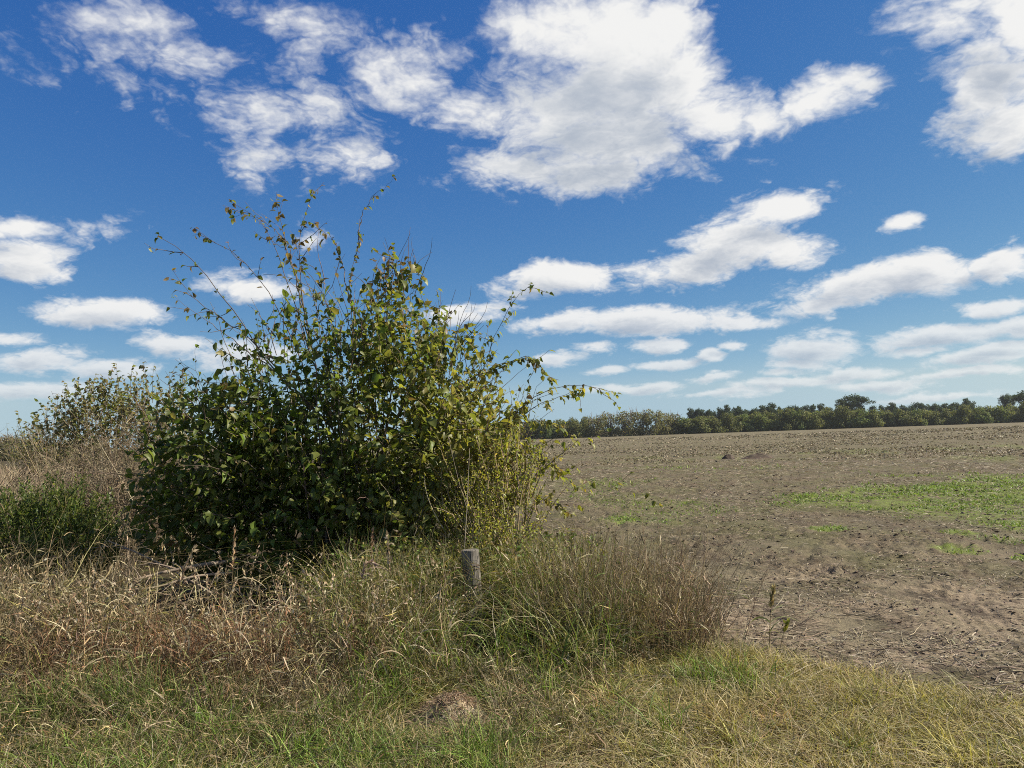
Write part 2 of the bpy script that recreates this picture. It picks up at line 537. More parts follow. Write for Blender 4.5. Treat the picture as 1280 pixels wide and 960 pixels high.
def ground_mat():
    m = bpy.data.materials.new('field_and_verge'); m.use_nodes = True
    t = m.node_tree; t.nodes.clear(); g = NG(t)
    col = g.n('ShaderNodeAttribute', attribute_name='col')
    sp = g.n('ShaderNodeSeparateColor'); t.links.new(col.outputs['Color'], sp.inputs[0])
    fm, gm, bare = sp.outputs[0], sp.outputs[1], sp.outputs[2]
    geo = g.n('ShaderNodeNewGeometry'); pos = geo.outputs['Position']
    n1 = g.noise(pos, .35, 5, .6); n2 = g.noise(pos, 3.0, 6, .65); n3 = g.noise(pos, 26.0, 5, .7); n4 = g.noise(pos, 140.0, 3, .6)
    soil = g.mix(g.mr(n2, .3, .7), (.080, .061, .040, 1), (.185, .143, .092, 1))
    soil = g.mix(g.mr(n3, .35, .7, 0, .55), soil, (.055, .040, .030, 1))
    soil = g.mix(g.m('MULTIPLY', bare, g.mr(n3, .3, .62, .3, 1)), soil, (.295, .230, .155, 1))
    # bleached straw litter: stretched, randomly turned streaks
    lit = None
    for ang, sc in ((.35, 1.0), (1.45, 1.23), (2.5, .87)):
        mp = g.n('ShaderNodeMapping'); t.links.new(pos, mp.inputs[0])
        mp.inputs['Rotation'].default_value = (0, 0, ang)
        mp.inputs['Scale'].default_value = (9 * sc, 75 * sc, 40)
        a = g.mr(g.noise(mp.outputs[0], 1.0, 2, .5), .56, .66)
        lit = a if lit is None else g.m('MAXIMUM', lit, a)
    mp = g.n('ShaderNodeMapping'); t.links.new(pos, mp.inputs[0])
    mp.inputs['Scale'].default_value = (.9, .35, 1)
    lit2 = g.noise(mp.outputs[0], 1.6, 6, .75)
    mpd = g.n('ShaderNodeMapping'); t.links.new(pos, mpd.inputs[0])
    mpd.inputs['Scale'].default_value = (2.6, 1.1, 1)
    litter = g.m('MULTIPLY', lit, g.mr(n1, .3, .7, .35, .8))
    litter = g.m('MULTIPLY', litter, g.m('MULTIPLY_ADD', bare, -.55, 1.0))
    dark = g.noise(mpd.outputs[0], 1.0, 5, .7)
    soil = g.mix(g.mr(dark, .46, .62, 0, .85), soil, (.050, .037, .028, 1))
    straw = g.mix(n4, (.20, .16, .10, 1), (.32, .265, .175, 1))
    fld = g.mix(litter, soil, straw)
    # the far field: brown grey stubble in uneven bands
    fld = g.mix(g.mr(lit2, .40, .60, 0, .6), fld, (.168, .150, .088, 1))
    fld = g.mix(g.m('MULTIPLY', g.mr(g.noise(mpd.outputs[0], .35, 5, .65), .44, .62, 0, .5), g.m('MULTIPLY_ADD', bare, -1.0, 1.0)), fld, (.105, .108, .042, 1))
    fld = g.mix(g.m('MULTIPLY', gm, g.mr(g.m('ADD', g.m('MULTIPLY', n3, .6), g.m('MULTIPLY', n2, .4)), .36, .60)), fld, g.mix(n4, (.12, .175, .028, 1), (.19, .24, .045, 1)))
    th = g.mix(g.mr(n3, .3, .7), (.035, .026, .016, 1), (.09, .068, .038, 1))
    th = g.mix(g.mr(n2, .5, .7, 0, .6), th, (.11, .13, .04, 1))
    fin = g.mix(fm, th, fld)
    p = g.n('ShaderNodeBsdfPrincipled')
    t.links.new(fin, p.inputs['Base Color'])
    p.inputs['Roughness'].default_value = .93
    p.inputs['Specular IOR Level'].default_value = .12
    bp = g.n('ShaderNodeBump'); bp.inputs['Strength'].default_value = .8; bp.inputs['Distance'].default_value = .045
    hgt = g.m('ADD', g.m('MULTIPLY', n3, .8), g.m('ADD', g.m('MULTIPLY', n4, .25), g.m('MULTIPLY', lit, .18)))
    t.links.new(hgt, bp.inputs['Height']); t.links.new(bp.outputs[0], p.inputs['Normal'])
    o = g.n('ShaderNodeOutputMaterial'); t.links.new(p.outputs[0], o.inputs[0])
    return m


# ------------------------------------------------------------------ ground: one sheet out to the horizon
def make_ground():
    r = np.concatenate([[0.3, .8, 1.4, 2.0, 2.6], np.linspace(3.0, 9.0, 300), 9.0 * (30 / 9) ** (np.arange(1, 171) / 170), 30 * (6000 / 30) ** (np.arange(1, 91) / 90)])
    a = np.concatenate([np.linspace(-44, -2, 110, endpoint=False), np.linspace(-2, 44, 330), np.linspace(44, 316, 60)[1:-1]])
    a = np.radians(a)
    rr, aa = np.meshgrid(r, a, indexing='ij')
    x, y = rr * np.sin(aa), rr * np.cos(aa)
    z = gz(x, y)
    V = np.stack([x, y, z], -1).reshape(-1, 3)
    nr, na = len(r), len(a)
    i = np.arange(nr - 1)[:, None] * na; j = np.arange(na)[None, :]; j2 = (j + 1) % na
    F = np.stack([i + j, i + na + j, i + na + j2, i + j2], -1).reshape(-1, 4)
    fm = field_mask(x, y)
    bare = sstep(fbm(x * .8, y * 1.1, 4, 61) + .16 * sstep(np.hypot(x - 2.6, (y - 5.6) * 1.0), 3.0, .8), .5, .66) * sstep(y, 12, 7)
    K = np.stack([fm, green_mask(x, y) * fm, bare * fm], -1).reshape(-1, 3)
    mb = MB(); mb.add(V, F, K)
    n0 = len(V)
    mb.add(np.array([[0, 0, gz(0, 0)]]), np.stack([np.full(na, -n0) + 0 * j[0] + n0, j2[0] - n0, j[0] - n0], -1)[:, [0, 2, 1]], np.zeros((1, 3)))
    o = mb.build('ground', ground_mat())
    o['kind'] = 'structure'
    return o


make_ground()


# ------------------------------------------------------------------ far trees beyond the field
def crown(mb, blobs, n, size, colours, weights=None, flat=.6):
    """Leafy clumps spread over the skins and insides of several lobes."""
    b = np.array(blobs, float)
    vol = (b[:, 3] * b[:, 4] * b[:, 5]) ** .75
    k = R.choice(len(b), n, p=vol / vol.sum())
    d = rdir(n)
    rr = np.clip(R.normal(.86, .20, n), .2, 1.22)
    O = b[k, :3] + d * b[k, 3:6] * rr[:, None]
    lobe = np.exp(R.normal(0, .16, len(b)))[k][:, None]
    nor = nrm(d * 1.0 + R.normal(0, .7, (n, 3)) + np.array([0, 0, .35]))
    FR = frames(np.cross(nor, rdir(n)), nor)
    scatter(mb, DIA_V * np.array([1.9, 1, 1]), [DIA_Q], O, FR, size * np.exp(R.normal(0, .3, n)), pal(n, colours, weights, .10) * lobe)


def tree_proto(kind, label, cat, group):
    root = empty(kind, (0, 0, 0))
    tag(root, label, cat, group)
    cb, tb = MB(), MB()
    if kind == 'hedge_tree':
        w, h = R.uniform(3.0, 4.4), R.uniform(5.4, 6.6)
        blobs = [(R.uniform(-w, w) * .75, R.uniform(-2, 2), zz, R.uniform(1.0, 1.8), R.uniform(1.0, 1.7), R.uniform(.8, 1.4)) for zz in np.linspace(1.0, h - 1.1, 15)]
        blobs += [(q, R.uniform(-1.8, 1.8), R.uniform(.7, 2.4), 1.5, 1.3, 1.3) for q in np.linspace(-w, w, 9)]
        pick = R.integers(3)
        cols = [[(.118, .145, .046), (.155, .172, .060)], [(.155, .155, .060), (.135, .15, .055)], [(.100, .135, .046), (.135, .16, .057)]][pick]
        crown(cb, blobs, 4200, .40, cols)
        stems = 5; hh = h * .7
        bark = (.13, .10, .075)
    elif kind == 'bare_tree':
        w, h = 3.4, 6.4
        blobs = [(R.uniform(-w, w) * .8, R.uniform(-2, 2), zz, R.uniform(1.2, 1.9), 1.3, R.uniform(.8, 1.4)) for zz in np.linspace(.8, h - 1.0, 18)]
        blobs += [(q, 0, 1.0, 1.5, 1.3, 1.2) for q in np.linspace(-w, w, 7)]
        crown(cb, blobs, 3000, .32, [(.175, .165, .078), (.165, .175, .068), (.175, .15, .075)])
        stems = 9; hh = h * .98
        bark = (.19, .15, .12)
    elif kind == 'pine_tree':
        h = R.uniform(9.6, 12)
        blobs = [(R.uniform(-1, 1) * (1.7 - .06 * k), R.uniform(-1, 1) * 1.3, zz, R.uniform(1.3, 2.3) * (1 - .028 * k), R.uniform(1.2, 2.0), R.uniform(.6, 1.1)) for k, zz in enumerate(np.linspace(2.5, h - .8, 18))]
        crown(cb, blobs, 2800, .38, [(.036, .058, .030), (.052, .074, .036)])
        stems = 1; hh = h * .95
        bark = (.11, .085, .07)
    else:
        h = 15.0
        blobs = [(R.uniform(-5.5, 5.5), R.uniform(-3, 3), R.uniform(9.3, 12.6), R.uniform(1.4, 2.5), 1.8, R.uniform(.9, 1.5)) for _ in range(18)]
        blobs += [(-8.5, 0, 10.6, 1.6, 1.2, .7), (R.uniform(-2, 2), 0, 13.2, 2.4, 1.8, 1.2), (2.5, 0, 13.0, 1.9, 1.6, 1.1), (6.8, 0, 11.6, 1.7, 1.4, .9), (7.4, 0, 9.8, 1.5, 1.3, .8)]
        blobs += [(R.uniform(-6, 6), R.uniform(-2, 2), R.uniform(3.5, 10), R.uniform(1.6, 2.4), 1.7, R.uniform(1.2, 1.7)) for _ in range(20)]
        crown(cb, blobs, 9000, .45, [(.042, .064, .032), (.060, .080, .040)])
        stems = 5; hh = h * .78
        bark = (.14, .11, .09)
    K = 6
    t = np.linspace(0, 1, K)
    P = np.zeros((stems, K, 3)); Rr = np.zeros((stems, K))
    for s in range(stems):
        sp = (0.12 if stems == 1 else 1.0)
        P[s, :, 0] = R.uniform(-1, 1) * sp * .45 * hh * t ** 1.3 + (R.uniform(-.6, .6) if stems > 1 else 0) + R.normal(0, .06, K)
        P[s, :, 1] = R.uniform(-1, 1) * sp * .3 * hh * t ** 1.3 + R.normal(0, .06, K)
        P[s, :, 2] = -.1 + (hh * (R.uniform(.75, 1) if stems > 1 else 1)) * t
        Rr[s] = (.17 if stems > 1 else .24) * (1 - .85 * t)
    tubes(tb, P, Rr, np.tile(bark, (stems, 1)), 5)
    if kind in ('bare_tree', 'hedge_tree', 'tall_tree'):     # finer limbs and twigs that show through the leaves
        m = 90 if kind == 'bare_tree' else 34
        si = R.integers(stems, size=m); ti = R.integers(2, K, m)
        O = P[si, ti]
        d = rdir(m, .9)
        L = R.uniform(.8, 2.0, m) * (1.3 if kind == 'tall_tree' else .8)
        tt = np.linspace(0, 1, 4)[None, :, None]
        Q = O[:, None, :] + d[:, None, :] * L[:, None, None] * tt + R.normal(0, .06, (m, 4, 3)) * tt
        tubes(tb, Q, np.tile(np.array([.06, .045, .03, .014]), (m, 1)), np.tile(np.array(bark) * 1.1, (m, 1)), 3)
    tb.build('trunk', M_BARK, root)
    cb.build('crown', M_FAR, root)
    return root


def copy_tree(root, loc, rz, sc, label=None):
    r = root.copy(); C.objects.link(r)
    r.location = loc; r.rotation_euler = (0, 0, rz); r.scale = sc
    if label:
        r['label'] = label
    for ch in list(root.children):
        c = ch.copy(); C.objects.link(c); c.parent = r
    return r


def place(protos, spots, label=None):
    for n, (px, Y, hk, wk) in enumerate(spots):
        p = protos[n % len(protos)]
        X = (px - 640) / FPX * Y
        loc, rz, sc = (X, Y, float(gz(X, Y))), R.uniform(-.5, .5) + (math.pi if R.random() < .5 else 0), (wk, wk, hk)
        if n < len(protos):
            r = p
            r.location = loc; r.rotation_euler = (0, 0, rz); r.scale = sc
        else:
            r = copy_tree(p, loc, rz, sc)
        if callable(label):
            r['label'], r['group'] = label(n, px)


hedge = [tree_proto('hedge_tree', 'olive green bushy tree in the low hedgerow along the far edge of the field', 'tree', 'hedgerow trees along the far field edge') for _ in range(7)]
spots = []
px = 612.0
while px < 1450:
    if not (735 < px < 835):
        hk = 1.0 + .07 * math.sin(px * .021) + R.uniform(-.08, .08)
        if px > 1080: hk *= .93
        if 1020 < px < 1110: hk *= 1.15
        spots.append((px, 250 + R.uniform(-3, 5), hk, R.uniform(.8, 1.15)))
    px += R.uniform(8, 13)


def hedge_label(n, px):
    for lim, where in ((735, 'seen through the tips of the leafy shrub'), (945, 'where the dark pines begin'), (1030, 'in front of the dark pine row'),
                       (1105, 'below the tallest spreading tree'), (1215, 'below the pines past the tallest tree'), (9999, 'toward the end of the hedgerow')):
        if px < lim:
            return 'olive green bushy hedgerow tree ' + where, 'hedgerow trees ' + where


place(hedge, spots, hedge_label)
bare = [tree_proto('bare_tree', 'half bare brownish tree in the hedgerow just past the tip of the long shoot', 'tree', 'half bare trees in the far hedgerow') for _ in range(3)]
place(bare, [(742, 246, 1.15, 1.0), (760, 249, 1.27, 1.05), (781, 247, 1.32, 1.1), (800, 249, 1.36, 1.1), (820, 247, 1.26, 1.05), (836, 250, 1.14, 1.0)], lambda n, px: (('first', 'second', 'third', 'fourth', 'fifth', 'sixth')[n] + ' half bare brownish hedgerow tree counted from the tip of the long shoot', 'half bare trees in the far hedgerow'))
pines = [tree_proto('pine_tree', 'dark green pine rising behind the far hedgerow', 'tree', 'dark pines behind the far hedgerow') for _ in range(5)]
pine_px = [862, 872, 881, 889, 898, 907, 917, 926, 934, 942, 951, 959, 969, 978, 990, 1006, 1015, 1032, 1090, 1100, 1114, 1126, 1136, 1156, 1166, 1179, 1190, 1200, 1214, 868, 876, 885, 893, 902, 912, 922, 930, 938, 946, 955, 964, 973, 984, 995, 1000, 1024, 1108, 1120, 1131, 1142, 1150, 1161, 1172, 1186, 1195, 1206]
place(pines, [(p, 312 + R.uniform(-8, 8), R.uniform(.80, .98) * (.93 if p > 1085 else 1.0), R.uniform(.8, 1.15)) for p in pine_px],
      lambda n, px: ('dark green pine in the row between the half bare trees and the tallest tree', 'dark pines before the tallest tree') if px < 1060 else ('dark green pine in the shorter row past the tallest tree', 'dark pines past the tallest tree'))
big = tree_proto('tall_tree', 'tallest dark spreading tree standing above the far hedgerow', 'tree', None)
place([big], [(1066, 300, .91, .85)])
big2 = tree_proto('tall_tree', 'dark spreading tree above the hedgerow at the edge of the photo, right of the pines', 'tree', None)
place([big2], [(1286, 305, .92, .9)])
big3 = tree_proto('tall_tree', 'smaller dark tree beside the spreading tree at the end of the hedgerow', 'tree', None)
place([big3], [(1258, 312, .80, .45)])
lt = [tree_proto('bare_tree', 'brownish grey tree on the skyline beyond the dry grass', 'tree', 'distant trees beyond the dry grass') for _ in range(2)]
place(lt, [(-18, 150, .82, .9), (6, 152, .80, 1.0), (28, 156, .72, .9), (-45, 150, .9, 1.0), (52, 160, .62, .9), (82, 165, .6, .9), (-75, 150, .9, 1.1), (115, 165, .6, 1.0)], lambda n, px: ('brownish grey tree on the skyline beyond the dry grass', 'distant trees beyond the dry grass'))


# ------------------------------------------------------------------ leafy shrubs
def leaf_frames(n, out, droop=.7, rnd=.55):
    """Leaves that point outwards and hang, blades facing up and out."""
    Y = nrm(out + R.normal(0, rnd, (n, 3)) + np.array([0, 0, -droop]))
    Z = nrm(out * .5 + R.normal(0, .55, (n, 3)) + np.array([0, 0, .75]))
    return frames(Y, Z)


def walk(start, d0, L, K=7, bend=(0, 0, 0), wob=.10):
    """Shoots: (N,K,3) curved lines from start along d0."""
    N = len(start)
    P = np.zeros((N, K, 3)); P[:, 0] = start
    d = nrm(d0)
    for k in range(1, K):
        d = nrm(d + np.asarray(bend) / K + R.normal(0, wob, (N, 3)))
        P[:, k] = P[:, k - 1] + d * (L / (K - 1))[:, None]
    return P


def along(P, per):
    """Evenly jittered places on shoots: positions, tangents, the shoot index, the parameter."""
    N, K, _ = P.shape
    idx = np.repeat(np.arange(N), per)
    t = np.clip((np.tile(np.arange(per), N) + R.uniform(.1, .9, N * per)) / per, 0, .9999)
    f = t * (K - 1); k = f.astype(int); u = (f - k)[:, None]
    A, B = P[idx, k], P[idx, k + 1]
    return A * (1 - u) + B * u, nrm(B - A), idx, t


def polyline(pts, K):
    pts = np.asarray(pts, float)
    s = np.concatenate([[0], np.cumsum(np.linalg.norm(np.diff(pts, axis=0), axis=1))])
    q = np.linspace(0, s[-1], K)
    out = np.stack([np.interp(q, s, pts[:, c]) for c in range(3)], 1)
    for _ in range(2):
        out[1:-1] = out[1:-1] * .5 + (out[:-2] + out[2:]) * .25
    return out


# the big shrub: (path in the photograph, distance at the root, distance at the tip, radius, leaves, twigs)
BASE_Y = 7.9
WHIPS = [
    ([(425, 730), (440, 560), (395, 515), (330, 450), (300, 395), (255, 335), (222, 305), (197, 295)], 7.9, 7.4, .016, 26, 6),
    ([(395, 515), (345, 465), (315, 420), (270, 395), (240, 370), (216, 338)], 7.8, 7.6, .011, 18, 5),
    ([(345, 465), (300, 430), (262, 398), (236, 384), (219, 371)], 7.8, 7.9, .008, 9, 3),
    ([(430, 700), (405, 540), (372, 440), (345, 385), (318, 335), (283, 302), (243, 285)], 7.9, 8.1, .014, 30, 6),
    ([(440, 690), (412, 520), (372, 400), (352, 350), (340, 305), (318, 272), (288, 252)], 8.0, 8.2, .013, 40, 8),
    ([(385, 420), (368, 345), (352, 300), (325, 274), (292, 272)], 8.1, 8.3, .009, 18, 4),
    ([(430, 690), (400, 500), (378, 385), (370, 330), (368, 290), (380, 258), (392, 238)], 7.9, 7.7, .014, 60, 9),
    ([(378, 385), (364, 320), (352, 285), (345, 252)], 7.8, 7.9, .008, 26, 4),
    ([(440, 700), (430, 520), (408, 410), (388, 350), (372, 318), (368, 300)], 7.8, 7.7, .012, 60, 8),
    ([(450, 690), (450, 520), (438, 420), (434, 360), (440, 320), (452, 292)], 7.9, 8.0, .014, 90, 9),
    ([(438, 380), (428, 330), (410, 295), (385, 278)], 7.9, 8.1, .007, 18, 3),
    ([(448, 300), (450, 270), (460, 245), (478, 230), (492, 222)], 8.0, 7.9, .006, 7, 1),
    ([(470, 690), (480, 520), (484, 420), (490, 355), (491, 308)], 7.9, 7.8, .012, 100, 9),
    ([(440, 690), (420, 540), (420, 440), (412, 390), (400, 352)], 7.5, 7.3, .011, 80, 8),
    ([(500, 690), (520, 540), (540, 455), (552, 395), (546, 362)], 7.9, 8.0, .011, 95, 8),
    ([(480, 690), (500, 520), (518, 430), (522, 390)], 7.6, 7.5, .010, 85, 8),
    ([(500, 690), (545, 560), (580, 480), (600, 430), (612, 400)], 8.0, 8.1, .010, 60, 7),
    ([(510, 690), (570, 560), (600, 475), (630, 400), (645, 375), (664, 356)], 7.9, 7.7, .012, 70, 9),
    ([(560, 540), (590, 478), (625, 465), (660, 448), (672, 452), (690, 475)], 7.9, 7.6, .010, 80, 9),
    ([(520, 690), (600, 580), (650, 510), (690, 480), (725, 478), (752, 492), (770, 492)], 7.7, 7.2, .011, 48, 8),
    ([(600, 580), (640, 530), (672, 505), (700, 500), (728, 488)], 7.6, 7.4, .008, 40, 6),
    ([(640, 530), (680, 525), (718, 545), (740, 552)], 7.6, 7.4, .007, 24, 4),
    ([(520, 640), (590, 570), (650, 565), (690, 588), (720, 610)], 7.6, 7.1, .010, 60, 8),
    ([(650, 565), (690, 592), (740, 598), (785, 606), (812, 618)], 7.5, 7.2, .006, 12, 3),
    ([(560, 600), (620, 560), (665, 560), (705, 590)], 7.4, 7.0, .009, 60, 7),
    ([(560, 640), (620, 620), (670, 625), (705, 640)], 7.4, 7.0, .008, 70, 7),
    ([(400, 690), (350, 560), (320, 500), (285, 470), (246, 478)], 7.9, 7.8, .012, 80, 8),
    ([(350, 560), (300, 520), (265, 505), (240, 490), (222, 480)], 7.8, 7.9, .009, 60, 6),
    ([(300, 560), (270, 520), (250, 490), (243, 455), (244, 435)], 7.8, 7.6, .006, 10, 2),
    ([(390, 700), (310, 600), (250, 560), (210, 540), (185, 560), (180, 585)], 7.7, 7.4, .010, 110, 8),
    ([(390, 700), (320, 640), (260, 610), (225, 610), (205, 640)], 7.5, 7.2, .010, 110, 8),
    ([(420, 720), (360, 640), (330, 560), (330, 500), (318, 458)], 7.6, 7.4, .010, 100, 8),
]


def ellipsoids(spec):
    out = []
    for (px, py, rx, ry, Y, ryd) in spec:
        c = at(px, py, Y)
        out.append([c[0], c[1], c[2], rx * Y / FPX, ryd, ry * Y / FPX])
    return np.array(out)


BODY = ellipsoids([
    (440, 530, 175, 155, 8.0, 1.15), (275, 585, 85, 105, 7.8, .95), (575, 550, 88, 100, 7.8, .95), (492, 420, 66, 92, 8.0, .6),
    (400, 655, 175, 80, 7.75, .8), (240, 650, 66, 55, 7.7, .6), (330, 700, 120, 40, 7.6, .55), (520, 690, 80, 40, 7.4, .4), (545, 480, 75, 75, 7.9, .7), (340, 520, 90, 75, 7.8, .8), (535, 645, 75, 58, 7.4, .7), (420, 460, 70, 60, 8.0, .6)])


def inside(P, E, k=1.0):
    q = (P[:, None, :] - E[None, :, :3]) / (E[None, :, 3:6] * k)
    return ((q ** 2).sum(-1) < 1).any(1)


def in_body(n, E, k=1.0, shell=0.0):
    vol = E[:, 3] * E[:, 4] * E[:, 5]
    i = R.choice(len(E), n, p=vol / vol.sum())
    rr = (shell ** 3 + (1 - shell ** 3) * R.random(n)) ** (1 / 3)
    return E[i, :3] + rdir(n) * E[i, 3:6] * (rr * k)[:, None]


def make_big_shrub():
    base = gp(430, 745)
    root = empty('leafy_shrub', (base[0], BASE_Y, float(gz(base[0], BASE_Y))))
    tag(root, 'large leafy shrub with long wispy shoots behind the fence post', 'shrub')
    L_O, L_F, L_S, L_C = [], [], [], []
    bark = np.array([.15, .115, .085])
    tw = MB()

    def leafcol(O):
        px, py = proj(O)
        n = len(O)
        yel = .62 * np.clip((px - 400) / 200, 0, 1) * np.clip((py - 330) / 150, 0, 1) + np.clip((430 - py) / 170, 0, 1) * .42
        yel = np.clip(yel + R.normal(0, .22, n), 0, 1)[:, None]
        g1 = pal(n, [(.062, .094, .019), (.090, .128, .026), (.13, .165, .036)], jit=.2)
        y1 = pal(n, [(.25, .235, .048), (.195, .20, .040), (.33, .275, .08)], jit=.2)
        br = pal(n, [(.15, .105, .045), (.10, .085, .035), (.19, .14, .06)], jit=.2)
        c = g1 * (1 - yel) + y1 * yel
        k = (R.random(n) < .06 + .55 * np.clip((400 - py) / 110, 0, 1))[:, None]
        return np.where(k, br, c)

    def leaves(O, out, size, droop=.75, rnd=.55):
        n = len(O)
        L_O.append(O); L_F.append(leaf_frames(n, out, droop, rnd)); L_S.append(size); L_C.append(leafcol(O))

    # the long shoots that make the outline, each a branch of its own
    for (path, y0, y1, r0, nl, nt) in WHIPS:
        m = len(path)
        pts = [at(px, py, y0 + (y1 - y0) * k / (m - 1)) for k, (px, py) in enumerate(path)]
        if path[0][1] >= 690:
            pts.insert(0, np.array([base[0] + R.uniform(-.25, .25), y0 + R.uniform(-.15, .15), -.05]))
        K = 22
        Pl = polyline(pts, K)
        Pl[1:-1] += np.cumsum(R.normal(0, .013, (K - 2, 3)), 0) * .5 + R.normal(0, .006, (K - 2, 3))
        t = np.linspace(0, 1, K)
        mb = MB()
        tubes(mb, Pl[None], (r0 * (1 - .86 * t ** .8))[None], bark[None] * R.uniform(.8, 1.3), 5)
        # side twigs
        o, tg, _, tt = along(Pl[None], max(nt * 2, 2))
        sel = tt > .35
        o, tg = o[sel], tg[sel]
        if len(o):
            Lt = R.uniform(.12, .42, len(o)) * (.6 + 900 * r0 * .03)
            Q = walk(o, tg * .9 + R.normal(0, .6, o.shape), Lt, 5, (0, 0, .25), .22)
            tubes(mb, Q, np.tile(np.linspace(r0 * .35, .0016, 5), (len(o), 1)), np.tile(bark * 1.05, (len(o), 1)), 3)
            per = max(1, int(round(nl / 26)) + 1)
            lo, lt, _, _ = along(Q, per + 1)
            leaves(lo, nrm(lt + R.normal(0, .6, lo.shape)), R.uniform(.042, .080, len(lo)))
        lo, lt, _, tt = along(Pl[None], nl)
        k = tt > .30
        lo, lt, tt = lo[k], lt[k], tt[k]
        lo = lo + R.normal(0, .012, lo.shape)
        leaves(lo, nrm(lt * .8 + R.normal(0, .7, lo.shape)), R.uniform(.045, .090, len(lo)) * (1.1 - .3 * tt))
        leaves(Pl[-1][None] + R.normal(0, .012, (3, 3)), rdir(3), R.uniform(.045, .07, 3))
        mb.build('branch', M_BARK, root)
    # the body: many leafy shoots that grow up and out of the core
    n = 900
    cl = in_body(150, BODY, .92, .35)
    st = np.concatenate([cl[R.integers(150, size=620)] + R.normal(0, .12, (620, 3)), in_body(280, BODY, .90, .25)])
    cc = np.array([base[0], BASE_Y, .5])
    d0 = nrm(st - cc) * .8 + rdir(n) * .45 + np.array([0, 0, .55])
    Q = walk(st, d0, R.uniform(.30, .75, n), 7, (0, 0, -.35), .20)
    tubes(tw, Q, np.tile(np.linspace(.0048, .0016, 7), (n, 1)), pal(n, [bark, bark * 1.2]), 3)
    lo, lt, _, tt = along(Q, 18)
    ppx, ppy = proj(lo)
    keep = inside(lo, BODY, 1.14) & (R.random(len(lo)) < np.maximum(np.clip((ppy - 360) / 190, .26, 1), .72 * np.exp(-((ppx - 500) / 80) ** 2)) * np.clip((740 - ppx) / 170, .35, 1))
    lo, lt = lo[keep], lt[keep]
    leaves(lo + R.normal(0, .02, lo.shape), nrm(lt * .6 + R.normal(0, .7, lo.shape)), np.clip(np.exp(R.normal(-2.64, .36, len(lo))), .035, .12))
    # bare inner stems, and the inner leaves that make it dense
    n = 60
    st = np.stack([base[0] + R.normal(0, .30, n), BASE_Y + R.normal(0, .25, n), np.full(n, .0)], 1)
    tgt = in_body(n, BODY, .8, .4)
    t = np.linspace(0, 1, 8)[None, :, None]
    Q = st[:, None] * (1 - t) + tgt[:, None] * t + np.array([0, 0, .25]) * (t * (1 - t)) * 2 + np.cumsum(R.normal(0, .02, (n, 8, 3)), 1) * t
    tubes(tw, Q, np.tile(np.linspace(.017, .004, 8), (n, 1)) * R.uniform(.6, 1.3, (n, 1)), pal(n, [bark, bark * 1.5, bark * .8]), 4)
    lo = in_body(15000, BODY, .93, .25)
    ppx, ppy = proj(lo)
    lo = lo[(lo[:, 2] > .12) & (R.random(len(lo)) < np.maximum(np.clip((ppy - 460) / 150, .06, 1), .30 * np.exp(-((ppx - 505) / 75) ** 2)) * np.clip((690 - ppx) / 150, .25, 1))]
    leaves(lo, nrm((lo - cc) + R.normal(0, .8, lo.shape)), np.clip(np.exp(R.normal(-2.58, .34, len(lo))), .035, .12))
    tw.build('twigs', M_BARK, root)['kind'] = 'stuff'

    O, F_, Sz, K = np.concatenate(L_O), np.concatenate(L_F), np.concatenate(L_S), np.concatenate(L_C)
    # the 300 leaves that show largest become leaves of their own
    px, py = proj(O)
    dist = np.linalg.norm(O - EYE, axis=1)
    cell = (px // 7).astype(int) * 4000 + (py // 7).astype(int)
    order = np.argsort(dist)
    first = np.zeros(len(O), bool)
    _, ix = np.unique(cell[order], return_index=True)
    first[order[ix]] = True
    vis = np.abs(np.einsum('nc,nc->n', F_[:, 2], nrm(EYE - O))) * (Sz / dist) ** 2 * first * (py < 700)
    top = np.argsort(-vis)[:300]
    rest = np.ones(len(O), bool); rest[top] = False
    aspect = np.stack([R.uniform(.8, 1.1, len(O)), np.ones(len(O)), R.uniform(.4, 2.2, len(O))], 1)
    mb = MB()
    scatter(mb, LEAF_V, [LEAF_T, LEAF_Q], O[rest], F_[rest], Sz[rest][:, None] * aspect[rest], K[rest])
    fo = mb.build('foliage', M_LEAF, root)
    fo['kind'] = 'stuff'
    meshes = []
    lum = K[top, 0] / K[top, 1]
    binned = np.argsort(np.argsort(lum)) * 10 // 300
    for b in range(10):
        kk = K[top][binned == b].mean(0)
        mb = MB()
        scatter(mb, LEAF_V, [LEAF_T, LEAF_Q], np.zeros((1, 3)), np.eye(3)[None], np.array([[R.uniform(.8, 1.1), 1, R.uniform(.6, 2)]]), kk[None])
        me = mb.mesh('leaf'); me.materials.append(M_LEAF)
        meshes.append(me)
    base_v = Vector(root.location)
    for q, i in enumerate(top):
        o = bpy.data.objects.new('leaf', meshes[binned[q]])
        C.objects.link(o)
        o.parent = root
        m = Matrix(F_[i].T.tolist()).to_4x4() @ Matrix.Scale(float(Sz[i]), 4)
        m.translation = Vector(O[i]) - base_v
        o.matrix_local = m
    return root


make_big_shrub()


